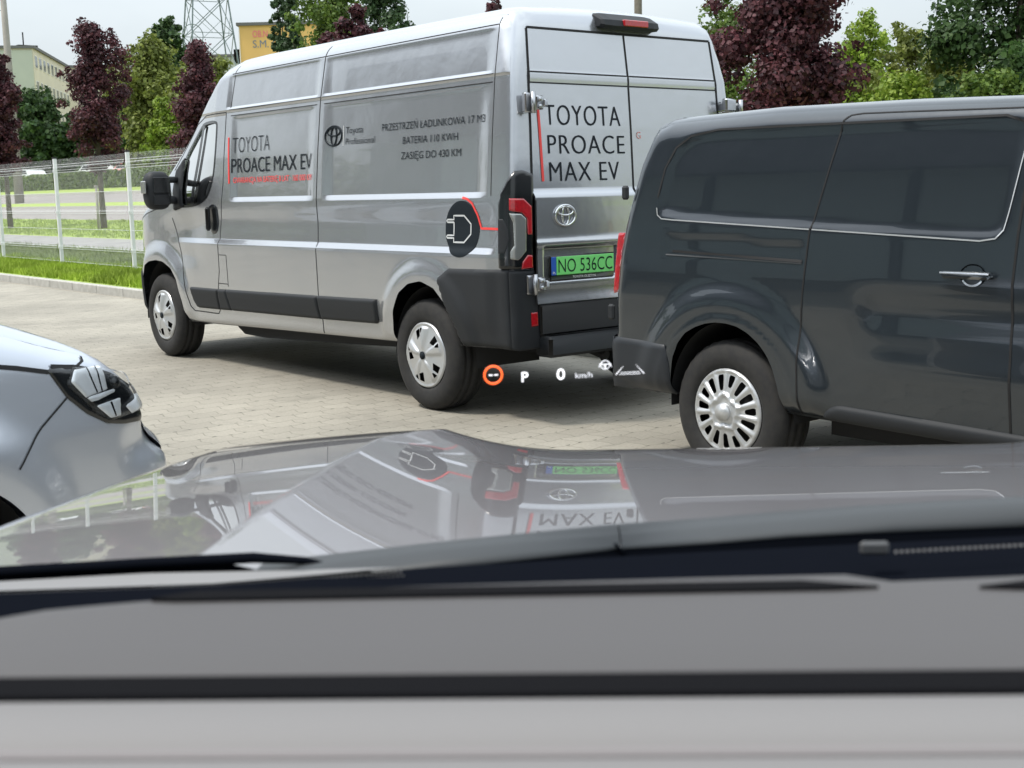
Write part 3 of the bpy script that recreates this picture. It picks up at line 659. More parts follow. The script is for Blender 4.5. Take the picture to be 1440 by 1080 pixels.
        mb = MB(); mb.box(2.75, 2.87, sg*.97, sg*1.15, 1.12, 1.33, bev=.04); mb.tube([(2.82, sg*.9, 1.17), (2.82, sg*1.0, 1.19)], .03, 8); mb.build('mirror_housing', M['plastic'], root, True)
    B.sweep_sheet('roof_shell', M['darkpaint'], root, None)
    B.sweep_sheet('windscreen', M['gloss_black'], root, lambda x, y, z: np.maximum.reduce([np.abs(y)-(Y(x, z)-.08), 1.16-z, z-1.66, 2.5-x]), off=.004)
    B.sweep_sheet('rear_bumper', M['plastic'], root, lambda x, y, z: np.maximum(z-.64, x+.5), off=.012)
    mb = MB(); mb.box(.42, 2.9, -.90, .90, .38, .46); mb.box(-.76, .42, -.55, .55, .36, .46); mb.box(2.9, 4.2, -.55, .55, .34, .46); mb.box(.45, 2.8, -.75, .75, .26, .40); mb.box(-.08, .08, -.8, .8, .26, .36, bev=.02); mb.build('underbody', M['soot'], root)
dark_van()

# ================================================================== BLUE SILVER CAR (front corner)
def parked_car():
    root = thing('parked_car', 'blue silver car with clear headlamp, its nose entering from the left edge', 'car', (-2.221, 4.60, 0), R(-60))
    out_ = [(-4.15, .30), (-4.2, .6), (-4.1, 1.0), (-3.9, 1.15), (-3.65, 1.45), (-3.3, 1.56), (-2.6, 1.60), (-2.2, 1.58), (-1.85, 1.48), (-1.3, 1.22), (-1.05, 1.18), (-.8, 1.155), (-.515, 1.105), (-.31, 1.045), (-.15, .98), (-.04, .915), (.03, .85), (.062, .79), (.07, .74), (.09, .70), (.15, .665), (.225, .625), (.235, .56), (.19, .40), (.10, .24), (-.3, .20), (-3.9, .22)]
    out_ = chaikin(out_, 1)
    def Y(x, z):
        b = np.interp(z, [.2, .5, .75, .95, 1.15, 1.6], [.87, .90, .90, .87, .82, .62])
        return b-1.2*np.clip(x-.02, 0, 1)**2
    def rr(x, z): return .07+.06*sstep((x+1.4)/.4)*sstep((z-.86)/.1)*(1-sstep((x+.3)/.25))-.03*sstep((z-.72)/.05)*sstep((x+.1)/.1)*0
    def rel(x, z):
        e = np.sqrt((x+.82)**2+(z-.32)**2); r = .028*(1-sstep((e-.46)/.16))
        r = r-.02*np.exp(-((z-.66)/.05)**2)*sstep((x+.1)/.12)
        return r
    B = Body(out_, Y, rr, rel, camber=lambda x, z: .035+.10*sstep((x+.02)/.12))
    a1 = [(-.82+.40*math.cos(a), .33+.385*math.sin(a)) for a in np.linspace(-.6, math.pi+.6, 40)]; a2 = [(x-2.62, z) for x, z in a1]
    f1, f2 = poly_sdf(a1), poly_sdf(a2)
    lamp = [(-.328, .931), (-.309, .939), (-.217, .924), (.01, .862), (.034, .842), (.050, .742), (.031, .731), (-.053, .736), (-.131, .752), (-.205, .792), (-.273, .848)]
    q = lambda P: [(-.326+(a-78)*.003, .931-(b-522)*.00245) for a, b in P]
    for sg in (-1, 1):
        B.side_sheet('body_side', (-4.22, .24), (.18, 1.64), .02, M['bluesilver'], root, sg, lambda u, v: np.maximum(-f1(u, v), -f2(u, v)))
        hl = B.patch('headlamp', lamp, .004, M['gloss_black'], root, sg, .012, .01, base=.002)
        B.patch('reflector', q([(103, 539), (110, 526.5), (150, 527), (151, 556), (119, 560)]), .004, M['reflector'], hl, sg, .003, .006, base=.006)
        for a_, b_ in ((125.5, 133.5), (138.5, 140.5)): B.patch('lamp_rib', q([(a_, 526), (a_+1.8, 526), (b_+1.8, 557), (b_, 557)]), .001, M['dash_dark'], hl, sg, .002, .004, base=.0108)
        B.patch('light_guide', q([(119, 560), (161, 557), (160, 561), (135, 566), (125, 566)]), .004, M['reflector'], hl, sg, .003, .006, base=.007)
        B.patch('reflector', q([(131, 572), (167, 569), (163, 590), (148, 590)]), .003, M['reflector'], hl, sg, .003, .006, base=.006)
        B.patch('lamp_rib', q([(150, 571), (153, 571), (156, 589), (154, 589)]), .001, M['dash_dark'], hl, sg, .002, .004, base=.0095)
        B.patch('reflector', q([(172, 580), (190, 575), (203, 566), (201, 587), (180, 591)]), .003, M['reflector'], hl, sg, .003, .006, base=.006)
        B.patch('projector_lens', [(-.07+.022*math.cos(a), .865+.022*math.sin(a)) for a in np.linspace(0, 6.283, 21)[:-1]], .012, M['gloss_black'], hl, sg, .02, .006, base=.006)
        B.patch('lamp_cover', q([(96, 541), (110, 523), (190, 536), (196, 545), (201, 585), (198, 590), (150, 593), (128, 580)]), .012, M['clear'], hl, sg, .02, .01, base=.006)
        mb = MB()
        B.strip(mb, [(-1.1, 1.055), (-.53, .972), (-.44, .955), (-.325, .928)], .012, sg, .002); B.strip(mb, [(-.272, .850), (-.392, .787), (-.52, .70)], .006, sg, .002)
        B.strip(mb, [(-.145, .968), (-.162, .945), (-.215, .925)], .008, sg, .003); B.strip(mb, [(-.31, .941), (-.217, .928), (.005, .866), (.035, .845)], .014, sg, .004)
        mb.build('panel_seams', M['gap'], root)
        B.patch('side_window', [(-1.55, 1.14), (-1.9, 1.46), (-3.4, 1.46), (-3.7, 1.18)], .002, M['gloss_black'], root, sg, .01, .03, base=.003)
        for c in (-.82, -3.44):
            th = np.linspace(-.4, math.pi+.4, 22); sheet('wheel_well', th, [.4, .885], lambda t, y, c=c: (c+.41*np.cos(t), sg*y, .33+.395*np.sin(t)), M['soot'], root)
            make_wheel(root, (c, sg*.87, .33), sg, .33, .2, .21, 'fins')
    B.sweep_sheet('bonnet_shell', M['bluesilver'], root, None)
    B.sweep_sheet('windscreen', M['gloss_black'], root, lambda x, y, z: np.maximum.reduce([np.abs(y)-(Y(x, z)-.06), 1.2-z, z-1.5, x+1.05, -2.3-x]), off=.004)
    B.sweep_sheet('grille', M['gloss_black'], root, lambda x, y, z: np.maximum.reduce([np.abs(y)-.55, z-.60, .28-z, -.1-x]), off=.004)
parked_car()

# ================================================================== OWN CAR: bonnet, scuttle, dashboard
def own_car():
    root = thing('driver_car', 'warm grey bonnet and blurred dashboard of the car the photo is taken from', 'car', (CAM.x, CAM.y, 0), R(-131.1))
    sv = np.array([.70, .85, 1.0, 1.2, 1.5, 1.8, 2.0, 2.12, 2.2, 2.28, 2.34]); ss = np.array([.07, .08, .085, .095, .108, .125, .155, .205, .32, .7, 1.6])
    vv = np.linspace(.70, 2.345, 200); sl = np.interp(vv, sv, ss); zz = -np.concatenate([[0], np.cumsum((sl[1:]+sl[:-1])/2*np.diff(vv))]); zz += .952-np.interp(2.12, vv, zz)
    def H(u, v):
        w_ = np.abs(u-.37); vs = v+.35*np.clip(w_-.50, 0, 1)**2; z = np.interp(vs, vv, zz)+np.clip(2.345-vs, -5, 0)*2.5
        wc = .635-.065*sstep((v-1.75)/.35); q = np.clip((w_-.33)/(wc-.33), 0, 1)
        z = z+.040*q**2.2-.018*np.clip(w_-wc, 0, 1)-.05*np.clip(w_-wc, 0, 1)**2
        s_ = np.clip((w_-.86)/.085, 0, 1); z = z-.085*(1-np.sqrt(np.clip(1-s_**2, 0, 1)))
        return z
    us = np.unique(np.concatenate([np.linspace(-.575, 1.315, 120), np.linspace(-.30, -.16, 40), np.linspace(-.575, -.48, 16), np.linspace(1.22, 1.315, 16)]))
    vs_ = np.unique(np.concatenate([np.linspace(.885, 2.0, 90), np.linspace(2.0, 2.42, 50)]))
    sheet('bonnet', us, vs_, lambda u, v: (u, v, H(u, v)), M['hoodpaint'], root)
    sheet('bonnet_rear_edge', us, [0, 1], lambda u, t: (u, .885+.002*t, H(u, .885+0*u)*(1-t)+.95*t), M['frit'], root)
    # wings below the shoulder and nose
    for u0 in (-.575, 1.315):
        mb = MB()
        P = [(v, float(H(np.array(u0), np.array(v)))) for v in np.linspace(.9, 2.2, 14)]; k = len(P); b = .012 if u0 > 0 else -.012
        mb.add([(u0, v, z) for v, z in P]+[(u0+b, v, .70) for v, z in P]+[(u0, v, .35) for v, z in P], [(i+j*k, i+1+j*k, i+1+(j+1)*k, i+(j+1)*k) for j in range(2) for i in range(k-1)])
        mb.build('wing', M['hoodpaint'], root, True)
    sheet('front_bumper', np.linspace(-.57, 1.31, 30), np.linspace(0, 1, 8), lambda u, t: (u, 2.42-.55*np.clip(np.abs(u-.37)-.5, 0, 1)**2*3+.05*np.sin(t*3.1), np.minimum(H(u, 2.42+0*u), .8)*(1-t)+.25*t), M['hoodpaint'], root)
    for u0, sg in ((-.56, -1), (1.30, 1)):
        pass
    # rear lip of the bonnet, seen edge on, and scuttle
    ul = [-.225, -.17, -.08, .036]; zl = [1.114, 1.125, 1.134, 1.1435]
    def lip(name, pts, par):
        V = []; F = []
        for (u, zt, zb) in pts:
            zt = zt-.004; c = [(u, .925, zb-.008), (u, .905, (zt+zb)/2-.002), (u, .880, zt-.002), (u, .862, zt-.002), (u, .852, zt-.006), (u, .845, zb+.001), (u, .847, zb-.002)]; V += c
        k = 7
        for i in range(len(pts)-1):
            for j in range(k-1): F.append((i*k+j, i*k+j+1, (i+1)*k+j+1, (i+1)*k+j))
        F += [tuple(range(k)), tuple(range((len(pts)-1)*k, len(pts)*k))]
        return mesh(name, V, F, M['cowl'], par)
    sc = thing  # (parts only below)
    lip('scuttle_panel', [(-.30, 1.119, 1.112), (-.26, 1.126, 1.118), (-.225, 1.130, 1.122), (-.205, 1.133, 1.126), (-.157, 1.141, 1.128), (-.09, 1.149, 1.134), (.0385, 1.1592, 1.1472)], root)
    mb = MB(); mb.prism([(.0335, 1.1515), (.0360, 1.1515), (.0420, 1.1450), (.0395, 1.1450)], lambda a, b, t: (a, t, b), .8425, .8455); mb.build('panel_slit', M['frit'], root)
    lip('scuttle_panel', [(.0395, 1.1590, 1.1472), (.10, 1.163, 1.150), (.151, 1.167, 1.154), (.224, 1.173, 1.157), (.32, 1.178, 1.160), (.6, 1.18, 1.160), (.95, 1.17, 1.15), (1.2, 1.14, 1.12)], root)
    mb = MB(); mb.tube([(-.60, .885, 1.118), (-.413, .885, 1.124), (-.307, .882, 1.130), (-.225, .88, 1.134), (-.187, .878, 1.132), (-.160, .87, 1.129)], [.0042, .0042, .0042, .004, .0028, .001], 10); mb.build('wiper', M['frit'], root, True)
    mb = MB(); mb.box(-.58, 1.32, .70, .86, .90, 1.05); mb.build('scuttle_tray', M['soot'], root)
    def frame(name, P, m):
        k = len(P[0]); V = [p for row in P for p in row]; return mesh(name, V, [(r*k+i, r*k+i+1, (r+1)*k+i+1, (r+1)*k+i) for r in range(len(P)-1) for i in range(k-1)], m, root)
    edge_m = mat('windscreen_edge_grey', (.19, .185, .185), .6)
    frame('windscreen_edge', [[(-.60, .868, 1.112), (-.41, .868, 1.122), (-.30, .868, 1.127), (-.19, .868, 1.128), (-.15, .868, 1.126)], [(-.60, .82, 1.124), (-.386, .82, 1.1305), (-.238, .82, 1.134), (-.165, .82, 1.1395), (-.112, .82, 1.144)]], edge_m)
    frame('black_glass_band', [[(-.60, .819, 1.123), (-.386, .819, 1.129), (-.238, .819, 1.133), (-.165, .819, 1.138), (-.10, .83, 1.140), (.1, .835, 1.148), (.40, .835, 1.160), (1.32, .835, 1.15)], [(-.60, .70, 1.10), (-.386, .70, 1.11), (-.238, .70, 1.11), (-.165, .70, 1.11), (-.1, .70, 1.11), (.1, .70, 1.12), (.40, .70, 1.12), (1.32, .70, 1.12)]], M['frit'])
    frame('band_backing', [[(-.215, .85, 1.121), (-.157, .846, 1.1285), (-.09, .846, 1.1345), (.037, .846, 1.1475), (.151, .846, 1.1545), (.32, .846, 1.1605), (.6, .846, 1.1605), (1.2, .846, 1.12)], [(-.215, .83, 1.08), (-.157, .83, 1.08), (-.09, .83, 1.08), (.037, .83, 1.08), (.151, .83, 1.08), (.32, .83, 1.08), (.6, .83, 1.08), (1.2, .83, 1.08)]], M['frit'])
    mb = MB(); mb.box(-.58, 1.32, .86, 1.0, 1.0, 1.06); mb.build('scuttle_floor', M['soot'], root)
    mb = MB()
    for i in range(110):
        u = -.47+i*.0033; z = float(np.interp(u, [-.6, -.386, -.238, -.165, -.112], [1.123, 1.1295, 1.1332, 1.1385, 1.142]))
        for k in range(2): mb.tube([(u+.0016*k, .8185, z-.001-.0026*k), (u+.0016*k, .8180, z-.001-.0026*k)], .0010-.0003*k, 6)
    mb.build('dotted_edge', edge_m, root)
    mb = MB()
    for i in range(46):
        u = .214+i*.0036; mb.tube([(u, .80, 1.1565+.00016*i), (u, .799, 1.1567+.00016*i)], .0011, 6)
    mb.build('dotted_edge', edge_m, root)
    mb = MB(); mb.box(.190, .209, .795, .80, 1.1555, 1.1645, bev=.002); mb.build('sensor_tab', mat('sensor_grey', (.06, .062, .066), .6), root)
    # dashboard top: profile along v with a groove; z about 1.20
    prof = [(.66, 1.150), (.622, 1.196), (.616, 1.1995), (.608, 1.2005), (.52, 1.2008), (.490, 1.2005), (.486, 1.199), (.482, 1.188), (.470, 1.187), (.4665, 1.197), (.463, 1.1995), (.44, 1.2005), (.424, 1.2005), (.420, 1.1975), (.414, 1.1975), (.410, 1.2), (.36, 1.203), (.30, 1.19), (.26, 1.10)]
    uu = np.concatenate([np.linspace(-.62, -.3, 8), np.linspace(-.29, .24, 54), np.linspace(.3, 1.3, 12)])
    V = []; k = len(prof)
    for u in uu:
        back = np.interp(u, [-.6, -.32, -.275, -.25, -.19, -.10, .07, .14, .16, .3, 1.3], [-.14, -.07, -.052, -.040, -.028, -.013, -.003, .0, -.012, .002, -.05])
        for i, (v, z) in enumerate(prof):
            V.append((u, v+(back if i < 4 else 0), z-(0.012*sstep((-.2-u)/.3) if i < 5 else 0)))
    F = [(i*k+j, i*k+j+1, (i+1)*k+j+1, (i+1)*k+j) for i in range(len(uu)-1) for j in range(k-1)]
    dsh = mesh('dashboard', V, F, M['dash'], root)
    dsh.data.materials.append(mat('dashboard_near_lightened', (.165, .157, .155), .65, bump=(900, .12, .0006)))  # near zone given a paler colour for the light falloff across the dashboard
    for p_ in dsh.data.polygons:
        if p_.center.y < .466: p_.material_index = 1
    gr = MB(); gr.box(-.62, 1.3, .4655, .4865, 1.186, 1.2008, bev=.0008); gr.build('dashboard_groove', M['dash_dark'], root); gr = MB(); gr.box(-.62, 1.3, .4125, .4185, 1.196, 1.2006, bev=.001); gr.build('dashboard_seam', mat('dashboard_seam', (.17, .155, .155), .7), root)
    # air vent slit near the far edge of the dashboard
    def slit(u0, u1, t0, t1, v0, v1):
        P = [(u0, v0), (u0+t0, v0+.010), (u1-t1, v1+.010), (u1, v1), (u1-t1*.6, v1-.003), (u0+t0*.6, v0-.003)]
        mb = MB(); mb.prism(P, lambda a, b, t: (a, b, t), 1.196, 1.2022); return mb
    slit(-.20, .150, .02, .035, .583, .590).build('vent_slit', M['dash_dark'], root)
    slit(.197, .60, .03, .02, .588, .583).build('vent_slit', M['dash_dark'], root)
    mb = MB(); mb.box(-.60, 1.3, .30, .82, .9, 1.10); mb.build('dashboard_body', M['dash_dark'], root)
    return root
OWN = own_car()
MW = Matrix.Translation((CAM.x, CAM.y, 0)) @ Matrix.Rotation(R(-131.1), 4, 'Z')

# ================================================================== HEAD-UP DISPLAY (virtual image ahead of the driver)
def hud():
    root = thing('head_up_display', 'glowing head up display with red ringed dashes, P, 0 km/h and lane symbol', 'display', (CAM.x, CAM.y, 0), R(-131.1))
    glow = mat('display_white', (.8, .8, .8), .5, emit=((.95, .96, 1), .95)); dim = mat('display_dim_white', (.5, .5, .5), .5, emit=((.85, .87, .95), .8)); red = mat('display_red', (.8, .1, .02), .5, emit=((1, .13, .02), 1.0))
    V0 = 1.6; s = V0/1780.0*1.02
    # local plane: u right, z up ; centre of the row
    P = lambda a, b: (-.0467+(a-738)*s*1.0, V0, 1.1564-(b-531)*s+(a-738)*s*.035)
    fn = lambda a, b: (np.array([P(x, y)[0] for x, y in zip(a, b)]), V0+0*a, np.array([P(x, y)[2] for x, y in zip(a, b)]))
    mb = MB(); C = [P(694+12.3*math.cos(t), 526+12.3*math.sin(t)) for t in np.linspace(0, 2*math.pi, 41)]; mb.tube(C, .0014, 6, False); mb.build('red_ring', red, root, True)
    mb = MB()
    for a in (690.4, 698): mb.add([P(a-2.8, 525.2), P(a+2.8, 525.2), P(a+2.8, 527), P(a-2.8, 527)], [(0, 1, 2, 3)])
    mb.build('dashes', glow, root)
    for tx, (a0, a1, b0, b1), m_, of in (('P', (733.5, 743, 538, 524), glow, .015), ('0', (782.5, 794, 537.5, 522), glow, .012), ('km/h', (808.5, 832, 536.5, 529), dim, .0)):
        lettering('display_lettering', tx, (a0, a1, b0, b1), fn, m_, root, offset=of)
    mb = MB(); mb.tube([P(850+6.3*math.cos(t), 520+6*math.sin(t)) for t in np.linspace(0, 2*math.pi, 25)], .0006, 5, False)
    mb.tube([P(844.5, 519), P(856, 519)], .0007, 5); mb.tube([P(850, 519), P(850, 524.5)], .0013, 5)
    for sx in (-1, 1): mb.tube([P(850+7*sx, 518), P(850+8.6*sx, 523)], .0006, 5)
    mb.build('steering_symbol', dim, root)
    mb = MB(); mb.tube([P(864.8, 534.6), P(875, 523)], [.0008, .0002], 5); mb.tube([P(903.8, 534.6), P(892.5, 522)], [.0008, .0002], 5); mb.tube([P(871, 532), P(897.5, 532)], .0004, 5); mb.tube([P(869.5, 534.5), P(899, 534.5)], .0004, 5)
    mb.build('lane_symbol', dim, root)
hud()

# ================================================================== GROUND AND ROADS
def paving_mat():
    m = mat('concrete_paving', (.40, .365, .30), .85); n = m.node_tree; b = n.nodes['Principled BSDF']; N = n.nodes.new; Lk = n.links.new
    g = N('ShaderNodeTexCoord'); mp_ = N('ShaderNodeMapping'); Lk(g.outputs['Object'], mp_.inputs[0]); mp_.inputs['Rotation'].default_value = (0, 0, R(90))
    # wavy interlocking joints: brick lattice displaced by a saw-like wave
    se = N('ShaderNodeSeparateXYZ'); Lk(mp_.outputs[0], se.inputs[0])
    def math_(op, a, bb=None, c=None):
        q = N('ShaderNodeMath'); q.operation = op
        for i, v in enumerate((a, bb, c)):
            if v is None: continue
            if isinstance(v, (int, float)): q.inputs[i].default_value = v
            else: Lk(v, q.inputs[i])
        return q.outputs[0]
    X, Y_ = se.outputs[0], se.outputs[1]
    wx = math_('MULTIPLY', math_('PINGPONG', math_('ADD', Y_, 100.0), .08), .30); wy = math_('MULTIPLY', math_('PINGPONG', math_('ADD', X, 100.0), .10), .28)
    cb = N('ShaderNodeCombineXYZ'); Lk(math_('ADD', X, wx), cb.inputs[0]); Lk(math_('ADD', Y_, wy), cb.inputs[1])
    br = N('ShaderNodeTexBrick'); br.inputs['Scale'].default_value = 1; br.inputs['Brick Width'].default_value = .20; br.inputs['Row Height'].default_value = .165; br.inputs['Mortar Size'].default_value = .0045; br.inputs['Mortar Smooth'].default_value = .6; br.offset = .5
    br.inputs['Color1'].default_value = (.300, .278, .232, 1); br.inputs['Color2'].default_value = (.262, .243, .202, 1); br.inputs['Mortar'].default_value = (.185, .17, .135, 1); Lk(cb.outputs[0], br.inputs[0])
    # dark hollows at the joint crossings
    row = math_('FLOOR', math_('DIVIDE', Y_, .165)); par = math_('MULTIPLY', math_('MODULO', math_('ADD', row, 2000.0), 2.0), .10)
    dx = math_('SUBTRACT', math_('MODULO', math_('ADD', math_('ADD', X, par), 200.0), .20), .10); dy = math_('SUBTRACT', math_('MODULO', math_('ADD', Y_, 165.0), .33), .165)
    dd = math_('SQRT', math_('ADD', math_('MULTIPLY', dx, dx), math_('MULTIPLY', dy, dy)))
    nz = N('ShaderNodeTexNoise'); nz.inputs['Scale'].default_value = 9; Lk(mp_.outputs[0], nz.inputs[0])
    dot = math_('LESS_THAN', dd, math_('MULTIPLY', nz.outputs[0], .026))
    n2 = N('ShaderNodeTexNoise'); n2.inputs['Scale'].default_value = .55; n2.inputs['Detail'].default_value = 6; Lk(mp_.outputs[0], n2.inputs[0])
    r2 = N('ShaderNodeMapRange'); r2.inputs[1].default_value = .3; r2.inputs[2].default_value = .7; r2.inputs[3].default_value = .74; r2.inputs[4].default_value = 1.14; Lk(n2.outputs[0], r2.inputs[0])
    n3 = N('ShaderNodeTexNoise'); n3.inputs['Scale'].default_value = 60; n3.inputs['Detail'].default_value = 3; Lk(mp_.outputs[0], n3.inputs[0])
    r3 = N('ShaderNodeMapRange'); r3.inputs[1].default_value = .3; r3.inputs[2].default_value = .7; r3.inputs[3].default_value = .90; r3.inputs[4].default_value = 1.10; Lk(n3.outputs[0], r3.inputs[0])
    v = N('ShaderNodeVectorMath'); v.operation = 'SCALE'; Lk(br.outputs[0], v.inputs[0]); Lk(math_('MULTIPLY', r2.outputs[0], r3.outputs[0]), v.inputs['Scale'])
    n4 = N('ShaderNodeTexNoise'); n4.inputs['Scale'].default_value = 1.7; n4.inputs['Detail'].default_value = 8; n4.inputs['Roughness'].default_value = .65; Lk(mp_.outputs[0], n4.inputs[0])
    r4 = N('ShaderNodeMapRange'); r4.inputs[1].default_value = .56; r4.inputs[2].default_value = .72; r4.inputs[3].default_value = 1.0; r4.inputs[4].default_value = .70; Lk(n4.outputs[0], r4.inputs[0])
    v4 = N('ShaderNodeVectorMath'); v4.operation = 'SCALE'; Lk(v.outputs[0], v4.inputs[0]); Lk(r4.outputs[0], v4.inputs['Scale']); v = v4
    mx_ = N('ShaderNodeMix'); mx_.data_type = 'RGBA'; Lk(dot, mx_.inputs[0]); Lk(v.outputs[0], mx_.inputs[6]); mx_.inputs[7].default_value = (.07, .065, .05, 1); Lk(mx_.outputs[2], b.inputs['Base Color'])
    bp = N('ShaderNodeBump'); bp.inputs['Strength'].default_value = .35; bp.inputs['Distance'].default_value = .01; Lk(math_('SUBTRACT', 1.0, br.outputs['Fac']), bp.inputs['Height']); Lk(bp.outputs[0], b.inputs['Normal'])
    return m
M['paving'] = paving_mat()
M['kerb'] = mat('kerb_concrete', (.42, .41, .38), .85, noise=(9, (.33, .32, .29)))
M['grass'] = mat('grass_ground', (.22, .31, .045), .9, noise=(3.5, (.28, .35, .08)), bump=(14, .6, .05))
M['grassdry'] = mat('rough_grass_ground', (.17, .20, .08), .9, noise=(5, (.26, .25, .14)), bump=(14, .6, .05))
M['asphalt'] = mat('road_asphalt', (.24, .22, .205), .9, noise=(1.5, (.20, .185, .175)))
M['path'] = mat('footpath_concrete', (.26, .255, .245), .9, noise=(2, (.21, .205, .20)))
TY = [1.45, 1.55, 2.8, 5, 7, 10, 13, 19, 21, 27, 29, 34, 60, 400]
TZ = [.13, .13, .17, .28, .38, .45, .60, .93, 1.15, 1.70, 2.1, 2.7, 3.0, 3.0]
tz = lambda y: float(np.interp(-y, TY, TZ))
def band(name, ya, yb, m, dz=0, x0=-160, x1=420):
    ys = sorted({ya, yb}|{-t for t in TY if yb < -t < ya}, reverse=True); xs = [x0, -40, 0, 40, 90, 160, 260, x1]
    V = [(x, y, tz(y)+dz) for y in ys for x in xs]; k = len(xs)
    return struct(mesh(name, V, [(r*k+i, r*k+i+1, (r+1)*k+i+1, (r+1)*k+i) for r in range(len(ys)-1) for i in range(k-1)], m, None, False))
struct(mesh('car_park_paving', [(-160, -1.45, 0), (420, -1.45, 0), (420, 120, 0), (-160, 120, 0)], [(0, 1, 2, 3)], M['paving'], None, False))
mb = MB(); 
for i in range(-60, 120): mb.box(i*1.0+.004, i*1.0+.996, -1.55, -1.45, -.05, .125, bev=.012)
struct(mb.build('kerb', M['kerb'], None))
band('grass_verge', -1.55, -3.7, M['grass'], -.005); band('rough_grass', -3.7, -5, M['grassdry'], -.005); band('footpath', -5, -7, M['path']); band('mown_grass', -7, -13, M['grass'])
band('road', -13, -19, M['asphalt']); band('road_median', -19.25, -21, M['grass'], .06); band('far_road', -21, -27, M['asphalt']); band('far_verge', -27, -60, M['grass']); band('ground', -60, -400, M['grassdry'])
mb = MB(); mb.box(-160, 420, -19.25, -19.0, .90, 1.05); struct(mb.build('median_kerb', M['kerb'], None))
mb = MB(); mb.box(-160, 420, -27.2, -27.0, 1.66, 1.86); struct(mb.build('far_kerb', M['kerb'], None))

def blades(name, x0, x1, y0, y1, n, h, col, label, kind='stuff'):
    m = mat(name+'_blades', col, .8, noise=(.7, tuple(c*.6 for c in col)))
    X = RNG.uniform(x0, x1, n); Y_ = RNG.uniform(y0, y1, n); Z = np.interp(-Y_, TY, TZ)-.01
    clump = .55+.45*np.sin(X*2.1+np.sin(Y_*3)*2)*np.sin(Y_*2.7+1); hh = h*RNG.uniform(.4, 1.1, n)*(.55+.6*clump)
    an = RNG.uniform(0, 6.283, n); w_ = RNG.uniform(.006, .014, n)*1.3; lx = RNG.normal(0, .35, n)*hh; ly = RNG.normal(0, .35, n)*hh
    A = np.stack([X-np.cos(an)*w_, Y_-np.sin(an)*w_, Z], 1); Bq = np.stack([X+np.cos(an)*w_, Y_+np.sin(an)*w_, Z], 1); T = np.stack([X+lx, Y_+ly, Z+hh], 1)
    V = np.empty((n*3, 3)); V[0::3] = A; V[1::3] = Bq; V[2::3] = T
    me = fast_mesh(name, V, np.arange(n*3).reshape(n, 3)); o = link(name, me, m, None, False)
    return tag(o, label, 'grass', None, kind)
def fast_mesh(name, V, F):
    me = bpy.data.meshes.new(name); me.vertices.add(len(V)); me.vertices.foreach_set('co', np.asarray(V, np.float32).ravel())
    k = F.shape[1]; me.loops.add(F.size); me.loops.foreach_set('vertex_index', F.astype(np.int32).ravel())
    me.polygons.add(len(F)); me.polygons.foreach_set('loop_start', np.arange(0, F.size, k, dtype=np.int32)); me.polygons.foreach_set('loop_total', np.full(len(F), k, np.int32)); me.update(calc_edges=True); me.validate()
    return me
blades('grass', -4, 30, -3.1, -1.6, 60000, .16, (.30, .42, .03), 'bright green unmown grass between the kerb and the mesh fence')
blades('rough_grass_tufts', 6, 34, -5.0, -3.1, 26000, .14, (.22, .28, .10), 'rough greyish grass behind the mesh fence beside the footpath')
blades('lawn_tufts', 12, 60, -12.8, -7.1, 30000, .10, (.25, .34, .05), 'mown grass strip between footpath and road')

# ================================================================== MESH FENCE
def fence():
    M['galv'] = mat('galvanised_wire', (.66, .68, .68), .5, .1); M['post'] = mat('white_fence_post', (.62, .64, .64), .5)
    m_cap = M['gap']; YF = -2.8; xs = [.18+3.4*i for i in range(1, 12)]   # posts
    z0 = tz(YF)
    first = None
    for i, x in enumerate(xs):
        x = x+.0
        if first is None:
            r_ = thing('fence_post', 'white square fence post with black cap in the mesh fence', 'fence post', (x, YF, z0), 0, 'white posts of the mesh fence')
            mb = MB(); mb.box(-.030, .030, -.030, .030, -.05, 1.98, bev=.004); mb.build('post', M['post'], r_); mb = MB(); mb.box(-.038, .038, -.038, .038, 1.98, 2.005, bev=.006); mb.build('cap', m_cap, r_)
            mb = MB()
            for z in (.35, 1.0, 1.75): mb.box(-.01, .01, .035, .05, z-.02, z+.02)
            mb.build('clamps', M['galv'], r_); first = r_
        else:
            r_ = first.copy(); COL.objects.link(r_); r_.location = (x, YF, z0)
            for c in first.children:
                d = c.copy(); COL.objects.link(d); d.parent = r_
        r_['label'] = 'white square fence post with black cap in the mesh fence'
    for i in range(len(xs)-1):
        pass
    # one panel, copied
    pr = thing('wire_fence', 'welded wire mesh fence panel between two white posts', 'fence', (xs[0], YF, z0), 0, 'wire mesh panels of the fence')
    mb = MB(); x = .05
    zf = [.12, .34, .36, 1.0, 1.02, 1.60, 1.78, 1.80, 1.86]
    def yb(z): return .045+.03*sum(math.exp(-((z-c)/.03)**2) for c in (.36, 1.0, 1.79))
    zs = [.08, .32, .36, .40, .70, .96, 1.0, 1.04, 1.4, 1.75, 1.79, 1.83, 1.96]
    while x < 3.37:
        for a, b in zip(zs[:-1], zs[1:]): mb.add([(x-.0034, yb(a), a), (x+.0034, yb(a), a), (x+.0034, yb(b), b), (x-.0034, yb(b), b)], [(0, 1, 2, 3)])
        x += .05
    for z in (.10, .34, .38, .70, .98, 1.02, 1.35, 1.72, 1.76, 1.82, 1.86): mb.tube([(.03, yb(z), z), (3.37, yb(z), z)], .0048, 4)
    mb.build('wire_mesh', M['galv'], pr)
    for i in range(1, len(xs)-1):
        r_ = pr.copy(); COL.objects.link(r_); r_.location = (xs[i], YF, z0)
        for c in pr.children: d = c.copy(); COL.objects.link(d); d.parent = r_
fence()

